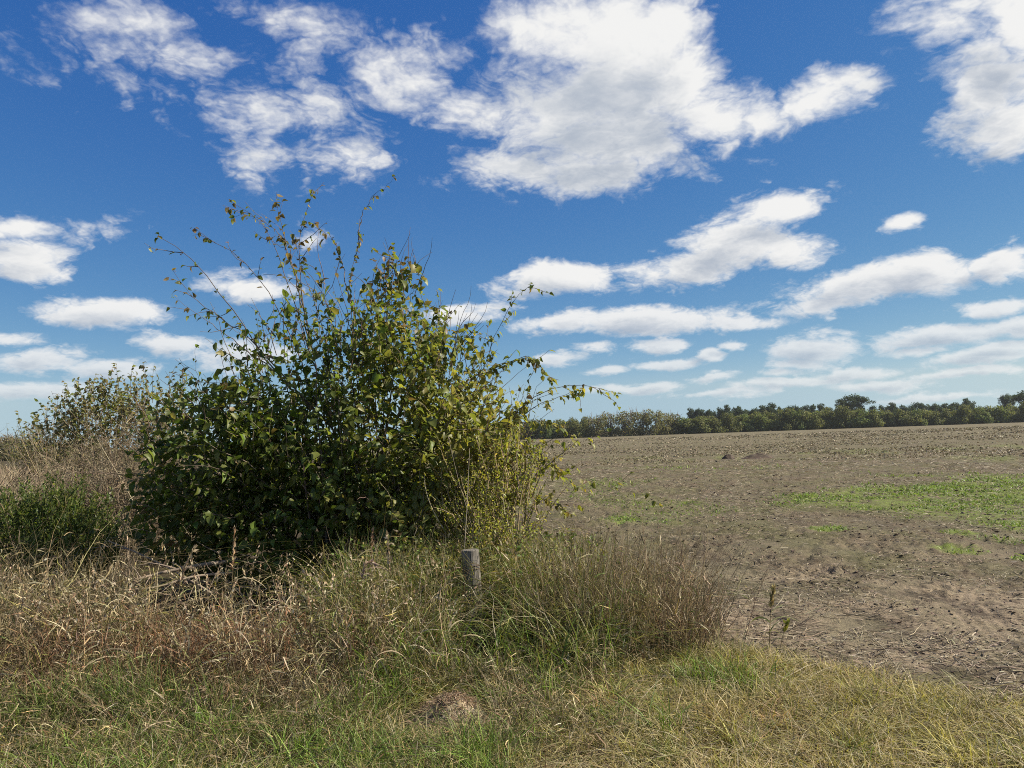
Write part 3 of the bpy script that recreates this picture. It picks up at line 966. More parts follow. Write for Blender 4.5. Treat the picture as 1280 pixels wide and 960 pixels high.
def shoot_shrub(name, label, cat, ctr, E, nshoot, per, lsize, colours, weights, stems=40, up=.9, length=(.4, .9), bark=(.2, .16, .12), droop=.4, tmpl='leaf', inner=800, group=None):
    root = empty(name, ctr)
    tag(root, label, cat, group)
    ctr = np.array(ctr)
    mb, lb = MB(), MB()
    st = in_body(nshoot, E, .9, .2)
    Q = walk(st, nrm(st - ctr) * .5 + rdir(nshoot) * .4 + np.array([0, 0, up]), R.uniform(*length, nshoot), 6, (0, 0, 0), .10)
    tubes(mb, Q, np.tile(np.linspace(.006, .002, 6), (nshoot, 1)), pal(nshoot, [bark, np.array(bark) * 1.4]), 3)
    tgt = in_body(stems, E, .85, .3)
    s0 = np.stack([ctr[0] + R.normal(0, .25 * E[:, 3].mean(), stems), ctr[1] + R.normal(0, .2, stems), np.full(stems, ctr[2] - .03)], 1)
    t = np.linspace(0, 1, 6)[None, :, None]
    S_ = s0[:, None] * (1 - t) + tgt[:, None] * t + np.cumsum(R.normal(0, .02, (stems, 6, 3)), 1) * t
    tubes(mb, S_, np.tile(np.linspace(.013, .004, 6), (stems, 1)), pal(stems, [bark, np.array(bark) * 1.3]), 3)
    mb.build('stems', M_BARK, root)
    lo, lt, _, _ = along(Q, per)
    if inner:
        e2 = in_body(inner, E, .97, .3)
        lo = np.concatenate([lo, e2]); lt = np.concatenate([lt, rdir(inner)])
    k = lo[:, 2] > ctr[2] + .03
    lo, lt = lo[k], lt[k]
    n = len(lo)
    TV, TF = (LEAF_V, [LEAF_T, LEAF_Q]) if tmpl == 'leaf' else (DIA_V, [DIA_Q])
    asp = np.stack([R.uniform(.8, 1.1, n), np.ones(n), R.uniform(.5, 2, n)], 1)
    scatter(lb, TV, TF, lo + R.normal(0, .012, lo.shape), leaf_frames(n, nrm(lt + R.normal(0, .5, lt.shape)), droop), R.uniform(*lsize, n)[:, None] * asp, pal(n, colours, weights, .2))
    f = lb.build('foliage', M_LEAF, root)
    f['kind'] = 'stuff'
    return root


# the shrub further back with upright leafy shoots, and the olive one at its foot
E = ellipsoids([(145, 560, 105, 58, 13.0, .9), (115, 525, 58, 40, 13.2, .6), (195, 525, 50, 42, 12.6, .6), (60, 545, 34, 26, 13.4, .5), (140, 512, 38, 30, 13.0, .5)])
c = gp(165, 672)
shoot_shrub('leafy_shrub', 'shrub with upright leafy shoots against the sky, further back than the bare twiggy one', 'shrub', (c[0], 13.0, float(gz(c[0], 13.))), E, 330, 13, (.05, .09),
            [(.11, .130, .040), (.16, .165, .056), (.22, .19, .085), (.18, .14, .075)], [3, 3, 3, 2], stems=70, up=1.3, length=(.30, .65), inner=1300)
E = ellipsoids([(65, 575, 45, 26, 14.5, .8), (35, 572, 25, 20, 14.5, .6)])
c = gp(60, 652)
shoot_shrub('olive_shrub', 'low olive green shrub between the dry grass and the skyline', 'shrub', (c[0], 14.5, float(gz(c[0], 14.5))), E, 130, 16, (.035, .06),
            [(.10, .11, .035), (.15, .14, .05), (.18, .15, .07)], None, stems=30, up=1.0, length=(.3, .6), inner=900, tmpl='dia')
# yellow green fine leaved bush beside the post
E = ellipsoids([(612, 615, 60, 46, 7.2, .5), (645, 610, 38, 26, 7.0, .4), (592, 655, 55, 42, 7.1, .45), (620, 690, 48, 34, 6.8, .4), (668, 655, 16, 20, 7.0, .25)])
c = gp(625, 760)
shoot_shrub('fine_leaved_shrub', 'yellow green fine leaved shrub just behind the fence post', 'shrub', (c[0], 7.0, float(gz(c[0], 7.))), E, 360, 26, (.022, .044),
            [(.27, .27, .045), (.20, .23, .045), (.34, .30, .075), (.13, .17, .035)], [3, 3, 2, 1], stems=40, up=.5, length=(.25, .6), inner=1500, tmpl='dia', bark=(.22, .17, .10))
# the low green weed bush in front of the dry twigs
E = ellipsoids([(65, 672, 42, 40, 8.4, .5), (105, 672, 36, 28, 8.5, .4), (10, 668, 40, 34, 8.3, .5), (75, 705, 75, 32, 8.2, .5), (45, 650, 22, 22, 8.6, .3), (85, 645, 18, 18, 8.3, .3)])
c = gp(65, 735)
shoot_shrub('feathery_weed_bush', 'low feathery green weed bush in front of the bare twiggy shrub', 'bush', (c[0], 8.4, float(gz(c[0], 8.4))), E, 560, 24, (.03, .055),
            [(.052, .085, .018), (.080, .115, .026), (.14, .15, .04)], None, stems=30, up=1.2, length=(.15, .45), inner=1200, tmpl='dia', droop=-.25, bark=(.08, .10, .03))


def twiggy_shrub(label, px, py, Y, h, w, n0, colours, mat=M_BARK):
    c = gp(px, py)
    x = (px - 640) / FPX * Y
    z = float(gz(x, Y))
    root = empty('twiggy_shrub', (x, Y, z))
    tag(root, label, 'shrub')
    mb = MB()
    st = np.stack([x + R.normal(0, w * .45, n0), Y + R.normal(0, w * .35, n0), np.full(n0, z - .03)], 1)
    d = nrm(np.stack([R.normal(0, .28, n0), R.normal(0, .28, n0), np.ones(n0)], 1))
    L0 = h * R.uniform(.55, 1.0, n0)
    P0 = walk(st, d, L0, 7, (0, 0, .2), .09)
    tubes(mb, P0, np.tile(np.linspace(.007, .002, 7), (n0, 1)), pal(n0, colours), 3)
    o, tg, ii, tt = along(P0, 7)
    k = tt > .2
    o, tg = o[k], tg[k]
    P1 = walk(o, tg * .7 + rdir(len(o)) * .75, R.uniform(.12, .42, len(o)) * h / 1.7, 5, (0, 0, .25), .14)
    tubes(mb, P1, np.tile(np.linspace(.0034, .0015, 5), (len(o), 1)), pal(len(o), colours), 3)
    o, tg, _, _ = along(P1, 5)
    P2 = walk(o, tg * .6 + rdir(len(o)) * .9, R.uniform(.04, .16, len(o)), 3, (0, 0, 0), .2)
    tubes(mb, P2, np.tile(np.array([.0024, .0018, .0012]), (len(o), 1)), pal(len(o), colours), 3)
    mb.build('twigs', mat, root)['kind'] = 'stuff'
    lb = MB()
    e = P2[:, -1][R.random(len(P2)) < .45]
    scatter(lb, DIA_V, [DIA_Q], e, frames(rdir(len(e)), rdir(len(e))), R.uniform(.012, .03, len(e)), pal(len(e), [(.42, .35, .26), (.33, .26, .17), (.26, .22, .10)]))
    f = lb.build('dry_leaves', M_STRAW, root)
    f['kind'] = 'stuff'
    return root


twiggy_shrub('bare grey tan twiggy shrub beside the big leafy shrub', 160, 700, 10.4, 2.15, 1.2, 260, [(.21, .165, .10), (.31, .25, .16), (.13, .10, .062)])
twiggy_shrub('low pale twiggy bush at the dry grass edge, left of the taller one', 95, 690, 11.4, 1.6, 1.1, 170, [(.25, .195, .12), (.33, .265, .17), (.16, .12, .075)])


# ------------------------------------------------------------------ grasses and weeds (nobody could count them)
TAN, PALE, RED, GREY = (.255, .195, .100), (.44, .365, .225), (.155, .080, .038), (.165, .125, .078)
GRN, LIME, YEL, OLV = (.072, .112, .022), (.135, .200, .035), (.235, .215, .052), (.105, .108, .034)

# short verge grass
VERGE = [(-3.6, 2.6), (4.6, 2.6), (3.7, 3.2), (2.75, 4.05), (1.75, 5.05), (1.4, 5.45), (.2, 5.3), (-.6, 5.0), (-3.9, 4.6)]
mb = MB()


MOUND = gp(562, 893)


def off_mound(x, y):
    return np.hypot((x - MOUND[0]) / .28, (y - MOUND[1] + .08) / .32) > 1


def keep_verge(x, y):
    return off_mound(x, y) & (y < 99) & in_poly(x + R.normal(0, .07, len(x)), y + R.normal(0, .07, len(x)), VERGE) & (np.abs(x) < y * .74 + .2) & (R.random(len(x)) < np.clip(5.2 / (y + .6), .3, 1))


n = 50000
xy = area_pts(n, -3.6, 4.6, 2.9, 5.5, keep_verge)
dry = sstep(xy[:, 0] + 1.0 * (fbm(xy[:, 0] * 1.8, xy[:, 1] * 1.8, 3, 70) - .5) * 2.2 - (xy[:, 1] - 4.) * .9, -.5, 1.5)
k = R.random(n) < dry * .60 + .36
col = np.where(k[:, None], pal(n, [(.35, .27, .135), PALE, (.32, .29, .072), (.43, .34, .16)], [3, 2, 3, 3]), pal(n, [GRN, LIME, OLV, YEL, (.085, .095, .035)], [3, 1, 3, 2, 3]))
h = R.uniform(.03, .10, n) * (1 + .8 * fbm(xy[:, 0] * 3, xy[:, 1] * 3, 3, 77)) * np.where(xy[:, 0] < 0, 1.35, 1)
grass(mb, xy, h, R.uniform(.0020, .0044, n), col, 3, .9, .9)
# flopped over longer dry blades lying in it
n = 9000
xy = area_pts(n, -3.6, 4.6, 2.9, 5.5, keep_verge)
grass(mb, xy, R.uniform(.08, .20, n), R.uniform(.0016, .0034, n), pal(n, [TAN, PALE, YEL, OLV], [3, 3, 2, 1]), 4, 1.4, 1.2)
o = mb.build('verge_grass', M_GRASS)
tag(o, 'short straw coloured and green verge grass along the bottom of the view', 'grass', kind='stuff')

mb = MB()
for (cx, cy) in area_pts(240, -2.8, 3.6, 3.1, 5.2, lambda x, y: off_mound(x, y) & in_poly(x, y, VERGE) & (R.random(len(x)) < np.clip(.35 + x * .3, .15, 1))):
    m = R.integers(20, 60)
    p = np.array([cx, cy]) + R.normal(0, .045, (m, 2))
    tone = pal(1, [(.36, .285, .14), (.30, .27, .075), (.27, .20, .10), (.17, .18, .055)])
    grass(mb, p, R.uniform(.6, 1.1, m) * R.uniform(.08, .19), R.uniform(.002, .0046, m), tone * np.exp(R.normal(0, .25, (m, 1))), 4, .6, 1.0)
o = mb.build('straw_tufts', M_GRASS)
tag(o, 'tufts of bleached straw standing out of the short verge grass', 'grass', kind='stuff')

# green tufts in the verge, mostly on the side below the leafy shrub
mb = MB()
n = 2600
xy = area_pts(n, -4.2, -.4, 4.2, 5.6, lambda x, y: R.random(len(x)) < sstep(fbm(x * 1.2, y * 1.2, 3, 97), .48, .62) * sstep(y, 5.6, 4.4))
grass(mb, xy, R.uniform(.15, .42, n), R.uniform(.0018, .004, n), pal(n, [GRN, LIME, OLV], [3, 2, 2]), 5, .3, .6)
tuft = area_pts(150, -3.2, 2.6, 3.1, 5.2, lambda x, y: off_mound(x, y) & in_poly(x, y, VERGE) & (R.random(len(x)) < np.clip(.75 - x * .35, .12, 1)))
for (cx, cy) in tuft:
    m = R.integers(25, 70)
    p = np.array([cx, cy]) + R.normal(0, .06, (m, 2))
    hh = R.uniform(.10, .30) * (1 if cx < .8 else .6)
    grass(mb, p, R.uniform(.6, 1.1, m) * hh, R.uniform(.0016, .0038, m), pal(m, [GRN, LIME, (.16, .25, .042), (.21, .27, .06)], [2, 3, 2, 1]), 4, .35, .75)
for (px, py, hh, m) in ((270, 905, .26, 90), (190, 900, .24, 80), (215, 870, .26, 80), (360, 930, .26, 70), (475, 860, .32, 90), (120, 940, .22, 70), (420, 935, .2, 60), (735, 790, .42, 90), (760, 800, .38, 80), (930, 838, .2, 120), (880, 830, .2, 80)):
    c = gp(px, py + 25)
    p = c[:2] + R.normal(0, .10, (m, 2))
    grass(mb, p, R.uniform(.6, 1.1, m) * hh, R.uniform(.0022, .005, m), pal(m, [GRN, (.16, .25, .042), (.21, .29, .06)], [2, 3, 1]), 5, .3, .7)
o = mb.build('green_grass', M_GRASS)
tag(o, 'fresh green grass tufts growing through the verge and the dead stems', 'grass', kind='stuff')

# the tall dry tangle on the shrub's side of the verge
TANGLE = [(-5.6, 4.35), (-3.4, 4.25), (-1.4, 4.55), (-.75, 5.0), (-.7, 5.9), (-1.6, 6.2), (-3.1, 6.2), (-4.2, 6.5), (-5.8, 7.0)]


def keep_tangle(x, y):
    return in_poly(x + R.normal(0, .08, len(x)), y + R.normal(0, .08, len(x)), TANGLE)


def tangle_col(xy, n):
    t = fbm(xy[:, 0] * .9, xy[:, 1] * .9, 3, 88) + .10 * sstep(xy[:, 0], -2.6, -1.6) - .12 * sstep(xy[:, 0], -2.8, -4)
    k = sstep(t, .42, .62)[:, None]
    return pal(n, [TAN, PALE, GREY, OLV, YEL], [4, 2, 4, 3, 1]) * .72 * (1 - k) + pal(n, [RED, GREY, (.26, .15, .08), TAN], [3, 3, 3, 2]) * .9 * k


def tangle_h(xy):
    left = sstep(xy[:, 0], -2.55, -3.15)
    right = sstep(xy[:, 0], -1.35, -.9)
    back = sstep(xy[:, 1], 4.4, 5.2)
    far = sstep(xy[:, 1], 5.2, 5.9)
    hh = .23 + .20 * back - .27 * far * (1 - left) - .05 * sstep(xy[:, 1], 4.9, 5.3) * (1 - left) + left * (.14 + .26 * back) + right * .22
    tall = np.where(R.random(len(xy)) < .07, 1.75, 1.0)
    return np.maximum(hh, .08) * (.70 + .7 * fbm(xy[:, 0] * 1.6, xy[:, 1] * 1.6, 3, 91)) * tall


mb = MB()
n = 7800
xy = area_pts(n, -5.8, -.6, 4.2, 7, keep_tangle)
col = tangle_col(xy, n)
P = grass(mb, xy, tangle_h(xy) * R.uniform(.45, 1.1, n), R.uniform(.0017, .0034, n), col, 6, .35, .35)
o1, t1, ii, tt = along(P, 5)                     # side leaves and twiglets off the stems
kk = tt > .22
o1, t1, ii = o1[kk], t1[kk], ii[kk]
m = len(o1)
Q = walk(o1, t1 * .45 + rdir(m) * .8, R.uniform(.04, .16, m), 4, (0, 0, -.8), .25)
ribbons(mb, Q, np.outer(R.uniform(.0018, .0042, m), np.array([.8, 1, .7, .12])), rdir(m), col[ii] * np.exp(R.normal(.10, .42, (m, 1))))
# broad bleached leaves that catch the sun on top
n = 1700
xy = area_pts(n, -5.8, -.6, 4.2, 7, keep_tangle)
grass(mb, xy, tangle_h(xy) * R.uniform(.7, 1.15, n), R.uniform(.0034, .0062, n), pal(n, [(.36, .29, .17), TAN, YEL, (.16, .17, .06)], [3, 3, 2, 1]), 7, .45, 1.1)
n = 720
xy = area_pts(n, -3.9, -.4, 4.55, 5.9, lambda x, y: R.random(len(x)) < .25 + sstep(fbm(x * 2, y * 2, 2, 99), .45, .6))
P = grass(mb, xy, R.uniform(.32, .86, n), R.uniform(.0016, .0030, n), pal(n, [TAN, PALE, (.24, .16, .09), OLV], [3, 3, 2, 2]), 8, .16, .28)
o1, t1, ii, tt = along(P[:, -3:], 14)
kk = (ii % 2 == 0)
o1, t1 = o1[kk], t1[kk]; m = len(o1)
scatter(mb, DIA_V, [DIA_Q], o1, frames(t1 * 1.3 + R.normal(0, .45, (m, 3)), rdir(m)), R.uniform(.012, .032, m), pal(m, [(.36, .28, .17), (.27, .18, .10), (.42, .36, .24)]))
o1, t1, ii, tt = along(P[:, :6], 3)
m = len(o1)
Q = walk(o1, t1 * .8 + rdir(m) * .7, R.uniform(.12, .34, m), 7, (0, 0, -2.0), .08)
ribbons(mb, Q, np.outer(R.uniform(.002, .0050, m), np.array([.7, 1, 1, .9, .7, .4, .08])), rdir(m), pal(m, [PALE, TAN, YEL, OLV, GRN], [3, 3, 2, 2, 1]))
n = 380
xy = np.stack([R.normal(-1.9, .55, n), R.normal(4.95, .25, n)], 1)
st = np.stack([xy[:, 0], xy[:, 1], gz(xy[:, 0], xy[:, 1]) - .01], 1)
P = walk(st, np.stack([R.normal(0, .22, n), R.normal(0, .2, n), np.ones(n)], 1), R.uniform(.22, .58, n), 6, (0, 0, 0), .12)
col = pal(n, [RED, (.19, .095, .045), (.12, .065, .035), GREY], [3, 3, 2, 1])
tubes(mb, P, np.outer(R.uniform(.0018, .0034, n), np.linspace(1, .5, 6)), col, 3)
o1, t1, ii, tt = along(P, 5)
m = len(o1)
Q = walk(o1, t1 * .8 + rdir(m) * .6, R.uniform(.04, .16, m), 4, (0, 0, 0), .2)
ribbons(mb, Q, np.outer(R.uniform(.0014, .0034, m), np.array([.8, 1, .7, .15])), rdir(m), col[ii] * np.exp(R.normal(.2, .3, (m, 1))))
n = 5200
xy = area_pts(n, -3.6, .6, 3.1, 5.0, lambda x, y: off_mound(x, y) & (np.abs(x) < y * .74) & (R.random(len(x)) < sstep(fbm(x * 1.5, y * 1.5, 3, 95), .36, .62) * sstep(y, 3.0, 4.6) + .05))
col = pal(n, [TAN, GREY, OLV, PALE, RED], [4, 3, 3, 1, 1])
P = grass(mb, xy, R.uniform(.12, .40, n) * (.4 + .6 * sstep(xy[:, 1], 3.1, 4.5)), R.uniform(.0012, .0026, n), col, 5, .5, .5)
o1, t1, ii, tt = along(P, 3)
m = len(o1)
Q = walk(o1, t1 * .45 + rdir(m) * .8, R.uniform(.03, .11, m), 4, (0, 0, -.8), .25)
ribbons(mb, Q, np.outer(R.uniform(.0012, .003, m), np.array([.8, 1, .7, .12])), rdir(m), col[ii] * np.exp(R.normal(.10, .3, (m, 1))))
o = mb.build('dry_grass', M_STRAW)
tag(o, 'tall tangled dead grass and reddish stems in front of the leafy shrub', 'grass', kind='stuff')

# mixed green and dry grass round the post
MID = [(-1.25, 4.75), (.35, 4.7), (.65, 5.15), (.62, 6.2), (.6, 7.0), (-.3, 7.1), (-1.5, 6.5), (-1.3, 5.6)]


def keep_mid(x, y):
    return in_poly(x + R.normal(0, .1, len(x)), y + R.normal(0, .1, len(x)), MID) & (np.hypot(x + .30, y - 5.95) > .13) & ~((np.abs(x + .29) < .19) & (y < 5.97) & (y > 5.0) & (R.random(len(x)) < .96))


mb = MB()
n = 11000
xy = area_pts(n, -1.7, 1.3, 4.6, 7.2, keep_mid)
h = (.15 + .60 * sstep(xy[:, 1], 4.7, 6.0) * np.where((np.abs(xy[:, 0] + .29) < .36) & (xy[:, 1] < 5.97), .30, 1)) * R.uniform(.5, 1.15, n)
col = pal(n, [GRN, LIME, OLV, YEL, TAN, PALE, GREY], [4, 2, 3, 3, 3, 2, 2])
P = grass(mb, xy, h, R.uniform(.0018, .0042, n), col, 5, .35, .65)
o1, t1, ii, tt = along(P[:6000], 4)
m = len(o1)
Q = walk(o1, t1 * .5 + rdir(m) * .8, R.uniform(.05, .16, m), 4, (0, 0, -.9), .2)
ribbons(mb, Q, np.outer(R.uniform(.0018, .0052, m), np.array([.8, 1, .7, .12])), rdir(m), col[ii])
n = 1100
xy = area_pts(n, -1.7, 1.3, 4.9, 7.2, keep_mid)
grass(mb, xy, R.uniform(.35, .85, n) * (.7 + .3 * sstep(xy[:, 1], 5, 6)), R.uniform(.003, .0070, n), pal(n, [PALE, YEL, (.17, .22, .07), LIME], [4, 2, 2, 1]), 8, .22, .75)
n = 420
xy = area_pts(n, -1.7, 1.1, 5.2, 7.0, keep_mid)
grass(mb, xy, R.uniform(.55, .95, n), R.uniform(.0016, .003, n), pal(n, [PALE, TAN, (.24, .15, .10)]), 7, .18, .25)
n = 700
xy = area_pts(n, -1.7, .9, 4.7, 6.6, keep_mid)
grass(mb, xy, R.uniform(.3, .62, n), R.uniform(.003, .0062, n), pal(n, [GRN, LIME, (.16, .25, .042), (.20, .24, .05)]), 7, .25, .7)
# small broad leaves low in the mix
n = 7500
xy = area_pts(n, -1.7, 1.0, 5.0, 7.2, keep_mid)
O = np.stack([xy[:, 0], xy[:, 1], gz(xy[:, 0], xy[:, 1]) + R.uniform(.05, .72, n) * sstep(xy[:, 1], 4.8, 6.3)], 1)
scatter(mb, LEAF_V, [LEAF_T, LEAF_Q], O, leaf_frames(n, rdir(n), .2), R.uniform(.018, .045, n), pal(n, [GRN, LIME, OLV, YEL, TAN], [4, 3, 3, 2, 2]))
o = mb.build('mixed_grass', M_GRASS)
tag(o, 'knee high green and straw grass round the foot of the fence post', 'grass', kind='stuff')

# dry brown weed stand beside the field
mb = MB()
WEED = [(.25, 5.3), (.7, 5.2), (1.1, 5.2), (1.35, 5.5), (1.35, 6.0), (1.15, 6.5), (.6, 6.8), (.2, 6.5)]
n = 2000
xy = area_pts(n, .1, 1.7, 5.0, 6.9, lambda x, y: in_poly(x + R.normal(0, .07, len(x)), y + R.normal(0, .07, len(x)), WEED))
cx = np.array([.85, 5.85])
d = np.stack([(xy[:, 0] - cx[0]) * .42 + R.normal(.05, .16, n), (xy[:, 1] - cx[1]) * .2 + R.normal(0, .15, n), np.ones(n)], 1)
st = np.stack([xy[:, 0], xy[:, 1], gz(xy[:, 0], xy[:, 1]) - .02], 1)
L = R.uniform(.22, .66, n) * (.35 + 1.3 * fbm(xy[:, 0] * 2.2, xy[:, 1] * 2.2, 3, 3)) * (1 - .25 * sstep(xy[:, 0], 1.2, 1.7))
P = walk(st, d, L * 1.12, 6, (.05, 0, .05), .085)
rt = sstep(xy[:, 0] + R.normal(0, .25, n), .55, 1.2)[:, None]
col = pal(n, [(.165, .125, .075), TAN, GREY, OLV, YEL, PALE], [3, 4, 3, 3, 2, 2]) * (1 - rt) + pal(n, [(.19, .13, .078), (.27, .19, .11), TAN, PALE, (.14, .095, .06)], [4, 4, 4, 2, 2]) * rt
tubes(mb, P, np.outer(R.uniform(.0018, .0034, n), np.linspace(1, .45, 6)), col, 3)
o1, t1, ii, tt = along(P, 6)
kk = tt > .25
o1, t1, ii = o1[kk], t1[kk], ii[kk]
m = len(o1)
Q = walk(o1, t1 * .7 + rdir(m) * .6, R.uniform(.03, .13, m), 4, (0, 0, .2), .2)
ribbons(mb, Q, np.outer(R.uniform(.0014, .0034, m), np.array([.8, 1, .7, .2])), rdir(m), col[ii] * np.exp(R.normal(.1, .2, (m, 1))))
n = 1000
xy = area_pts(n, .0, 1.5, 5.0, 6.7, lambda x, y: R.random(len(x)) < sstep(x, 1.6, .2))
grass(mb, xy, R.uniform(.25, .62, n), R.uniform(.0025, .0055, n), pal(n, [PALE, TAN, YEL, OLV, LIME, (.25, .17, .09)], [3, 4, 3, 2, 1, 3]), 6, .3, .7)
n = 260
xy = area_pts(n, .2, 1.4, 5.4, 6.6, lambda x, y: x > 0)
st = np.stack([xy[:, 0], xy[:, 1], gz(xy[:, 0], xy[:, 1])], 1)
P = walk(st, np.stack([(xy[:, 0] - .75) * .5 + R.normal(.1, .2, n), R.normal(0, .2, n), np.ones(n)], 1), R.uniform(.55, .95, n), 7, (.1, 0, 0), .07)
tubes(mb, P, np.outer(R.uniform(.0016, .0026, n), np.linspace(1, .45, 7)), pal(n, [(.17, .12, .075), TAN, GREY]), 3)
o = mb.build('dry_weeds', M_STRAW)
tag(o, 'stand of dead brown weed stems at the edge of the bare soil', 'weeds', kind='stuff')

# pale dry grass running back behind the shrubs
mb = MB()
n = 15000
y = 8.5 * (60 / 8.5) ** R.random(n)
x = -y * R.uniform(.50, .86, n)
xy = np.stack([x, y], 1)
k = edge_dist(x, y) < -2.0
xy = xy[k]; n = len(xy)
wide = np.clip(xy[:, 1] / 9, 1, 5)
grass(mb, xy, R.uniform(.45, .95, n), R.uniform(.002, .004, n) * wide, pal(n, [(.32, .24, .15), (.26, .19, .115), PALE, (.29, .215, .14)], [4, 3, 2, 3]), 5, .28, .35)
o = mb.build('pale_dry_grass', M_STRAW)
tag(o, 'pinkish straw grass stretching back beyond the twiggy shrubs', 'grass', kind='stuff')

# under the leafy shrub: fallen leaves and low dead stems
mb = MB()
n = 5200
xy = np.stack([R.normal(-2.0, 1.1, n), R.normal(7.4, .7, n)], 1)
O = np.stack([xy[:, 0], xy[:, 1], gz(xy[:, 0], xy[:, 1]) + R.uniform(.0, .05, n)], 1)
scatter(mb, LEAF_V, [LEAF_T, LEAF_Q], O, frames(rdir(n, 0, 1) * np.array([1, 1, .25]), np.tile([0, 0, 1.], (n, 1)) + R.normal(0, .4, (n, 3))), R.uniform(.03, .07, n), pal(n, [(.12, .08, .045), (.17, .12, .06), (.09, .07, .04)]))
o = mb.build('leaf_litter', M_STRAW)
tag(o, 'brown fallen leaves under the leafy shrub', 'leaf litter', kind='stuff')

# ------------------------------------------------------------------ the field: straw, clods, seedlings
mb = MB()
n = 95000
r_ = 4.2 * (42 / 4.2) ** (R.random(n) ** .8)
a_ = np.radians(R.uniform(-8, 40, n))
x, y = r_ * np.sin(a_), r_ * np.cos(a_)
clump = fbm(x * 1.1, y * 1.5, 3, 111)
k = (edge_dist(x, y) > -.05) & (R.random(n) < sstep(clump, .30, .62) * .95 + .12)
x, y = x[k], y[k]; n = len(x)
ph = R.normal(.2, 1.0, n)
big_ = np.clip(np.hypot(x, y) / 11, 1, 3.2)
L = R.uniform(.025, .13, n) * np.clip(np.hypot(x, y) / 13, .9, 2.2)
pit = R.normal(0, .16, n)
d = np.stack([np.cos(ph) * np.cos(pit), np.sin(ph) * np.cos(pit), np.sin(pit)], 1)
ctr = np.stack([x, y, gz(x, y) + .004 + np.abs(np.sin(pit)) * L * .5], 1)
t = np.array([-.5, 0., .5])
P = ctr[:, None] + d[:, None] * (L[:, None] * t)[..., None] + np.cross(d, [0, 0, 1.])[:, None] * (R.normal(0, .1, n)[:, None] * L[:, None] * np.array([0, 1, 0]))[..., None]
side = nrm(np.cross(d, [0, 0, 1.]) + R.normal(0, .3, (n, 3)))
ribbons(mb, P, np.outer(R.uniform(.0016, .0042, n) * big_, np.array([.8, 1, .6])), side, pal(n, [(.30, .24, .155), (.42, .35, .235), (.16, .12, .078), (.065, .048, .034)], [4, 4, 3, 4]))
n = 34000
r_ = 36 * (170 / 36) ** R.random(n)
a_ = np.radians(R.uniform(-6, 40, n))
xy = np.stack([r_ * np.sin(a_), r_ * np.cos(a_)], 1)
k = (edge_dist(xy[:, 0], xy[:, 1]) > 1) & (np.hypot(xy[:, 0] - 12, xy[:, 1] - 39) > 4) & (R.random(n) < .15 + sstep(fbm(xy[:, 0] * .22, xy[:, 1] * .10, 4, 141), .38, .6))
xy = xy[k]; n = len(xy); rr_ = np.hypot(xy[:, 0], xy[:, 1])
grass(mb, xy, R.uniform(.03, .10, n) * np.clip(rr_ / 70, 1, 1.8), R.uniform(.02, .06, n) * rr_ / 40, pal(n, [(.25, .20, .125), (.32, .265, .165), (.13, .10, .062), (.15, .14, .06)], [4, 2, 4, 2]), 3, .5, .3)
n = 260
xy = area_pts(n, 1.6, 5, 3.6, 6.5, lambda x, y: (edge_dist(x, y) > .08) & (edge_dist(x, y) < 1.2) & (R.random(len(x)) < np.clip(1 - edge_dist(x, y), .05, 1) * sstep(x, 1.6, 3.0)))
st = np.stack([xy[:, 0], xy[:, 1], gz(xy[:, 0], xy[:, 1]) + .012], 1)
d = np.stack([R.normal(1, .8, n), R.normal(0, .6, n), R.normal(.04, .10, n)], 1)
P = walk(st, d, R.uniform(.08, .30, n), 6, (0, 0, -.1), .16)
P[..., 2] = np.maximum(P[..., 2], gz(P[..., 0], P[..., 1]) + .004)
tubes(mb, P, np.outer(R.uniform(.0018, .0042, n), np.linspace(1, .6, 6)), pal(n, [(.42, .35, .235), (.33, .27, .18), (.20, .15, .10)]), 4)
o = mb.build('crop_stubble', M_STRAW)
tag(o, 'broken pale straw and stubble strewn over the bare brown field', 'stubble', kind='stuff')

mb = MB()
OCT = np.array([[1, 0, 0], [-1, 0, 0], [0, 1, 0], [0, -1, 0], [0, 0, 1], [0, 0, -1.]])
OCF = np.array([[0, 2, 4], [2, 1, 4], [1, 3, 4], [3, 0, 4], [2, 0, 5], [1, 2, 5], [3, 1, 5], [0, 3, 5]])
n = 9000
r_ = 4.2 * (26 / 4.2) ** (R.random(n))
a_ = np.radians(R.uniform(6, 40, n))
x, y = r_ * np.sin(a_), r_ * np.cos(a_)
k = (edge_dist(x, y) > .1) & (R.random(n) < sstep(fbm(x * 1.2, y * 1.6, 3, 121), .35, .6))
x, y = x[k], y[k]; n = len(x)
sz = R.uniform(.004, .016, n) * np.clip(np.hypot(x, y) / 8, .9, 2.0)
O = np.stack([x, y, gz(x, y) + sz * .2], 1)
FR = frames(rdir(n) * np.array([1, 1, .25]), np.array([0, 0, 1.]) + R.normal(0, .3, (n, 3)))
scatter(mb, OCT, [OCF], O, FR, sz[:, None] * R.uniform(.6, 1.3, (n, 3)) * np.array([1.2, 1.5, .55]), pal(n, [(.13, .097, .066), (.17, .13, .088), (.10, .074, .05)]))
o = mb.build('soil_clods', M_BARK, smooth=False)
tag(o, 'small crumbly brown soil clods scattered across the field', 'soil', kind='stuff')

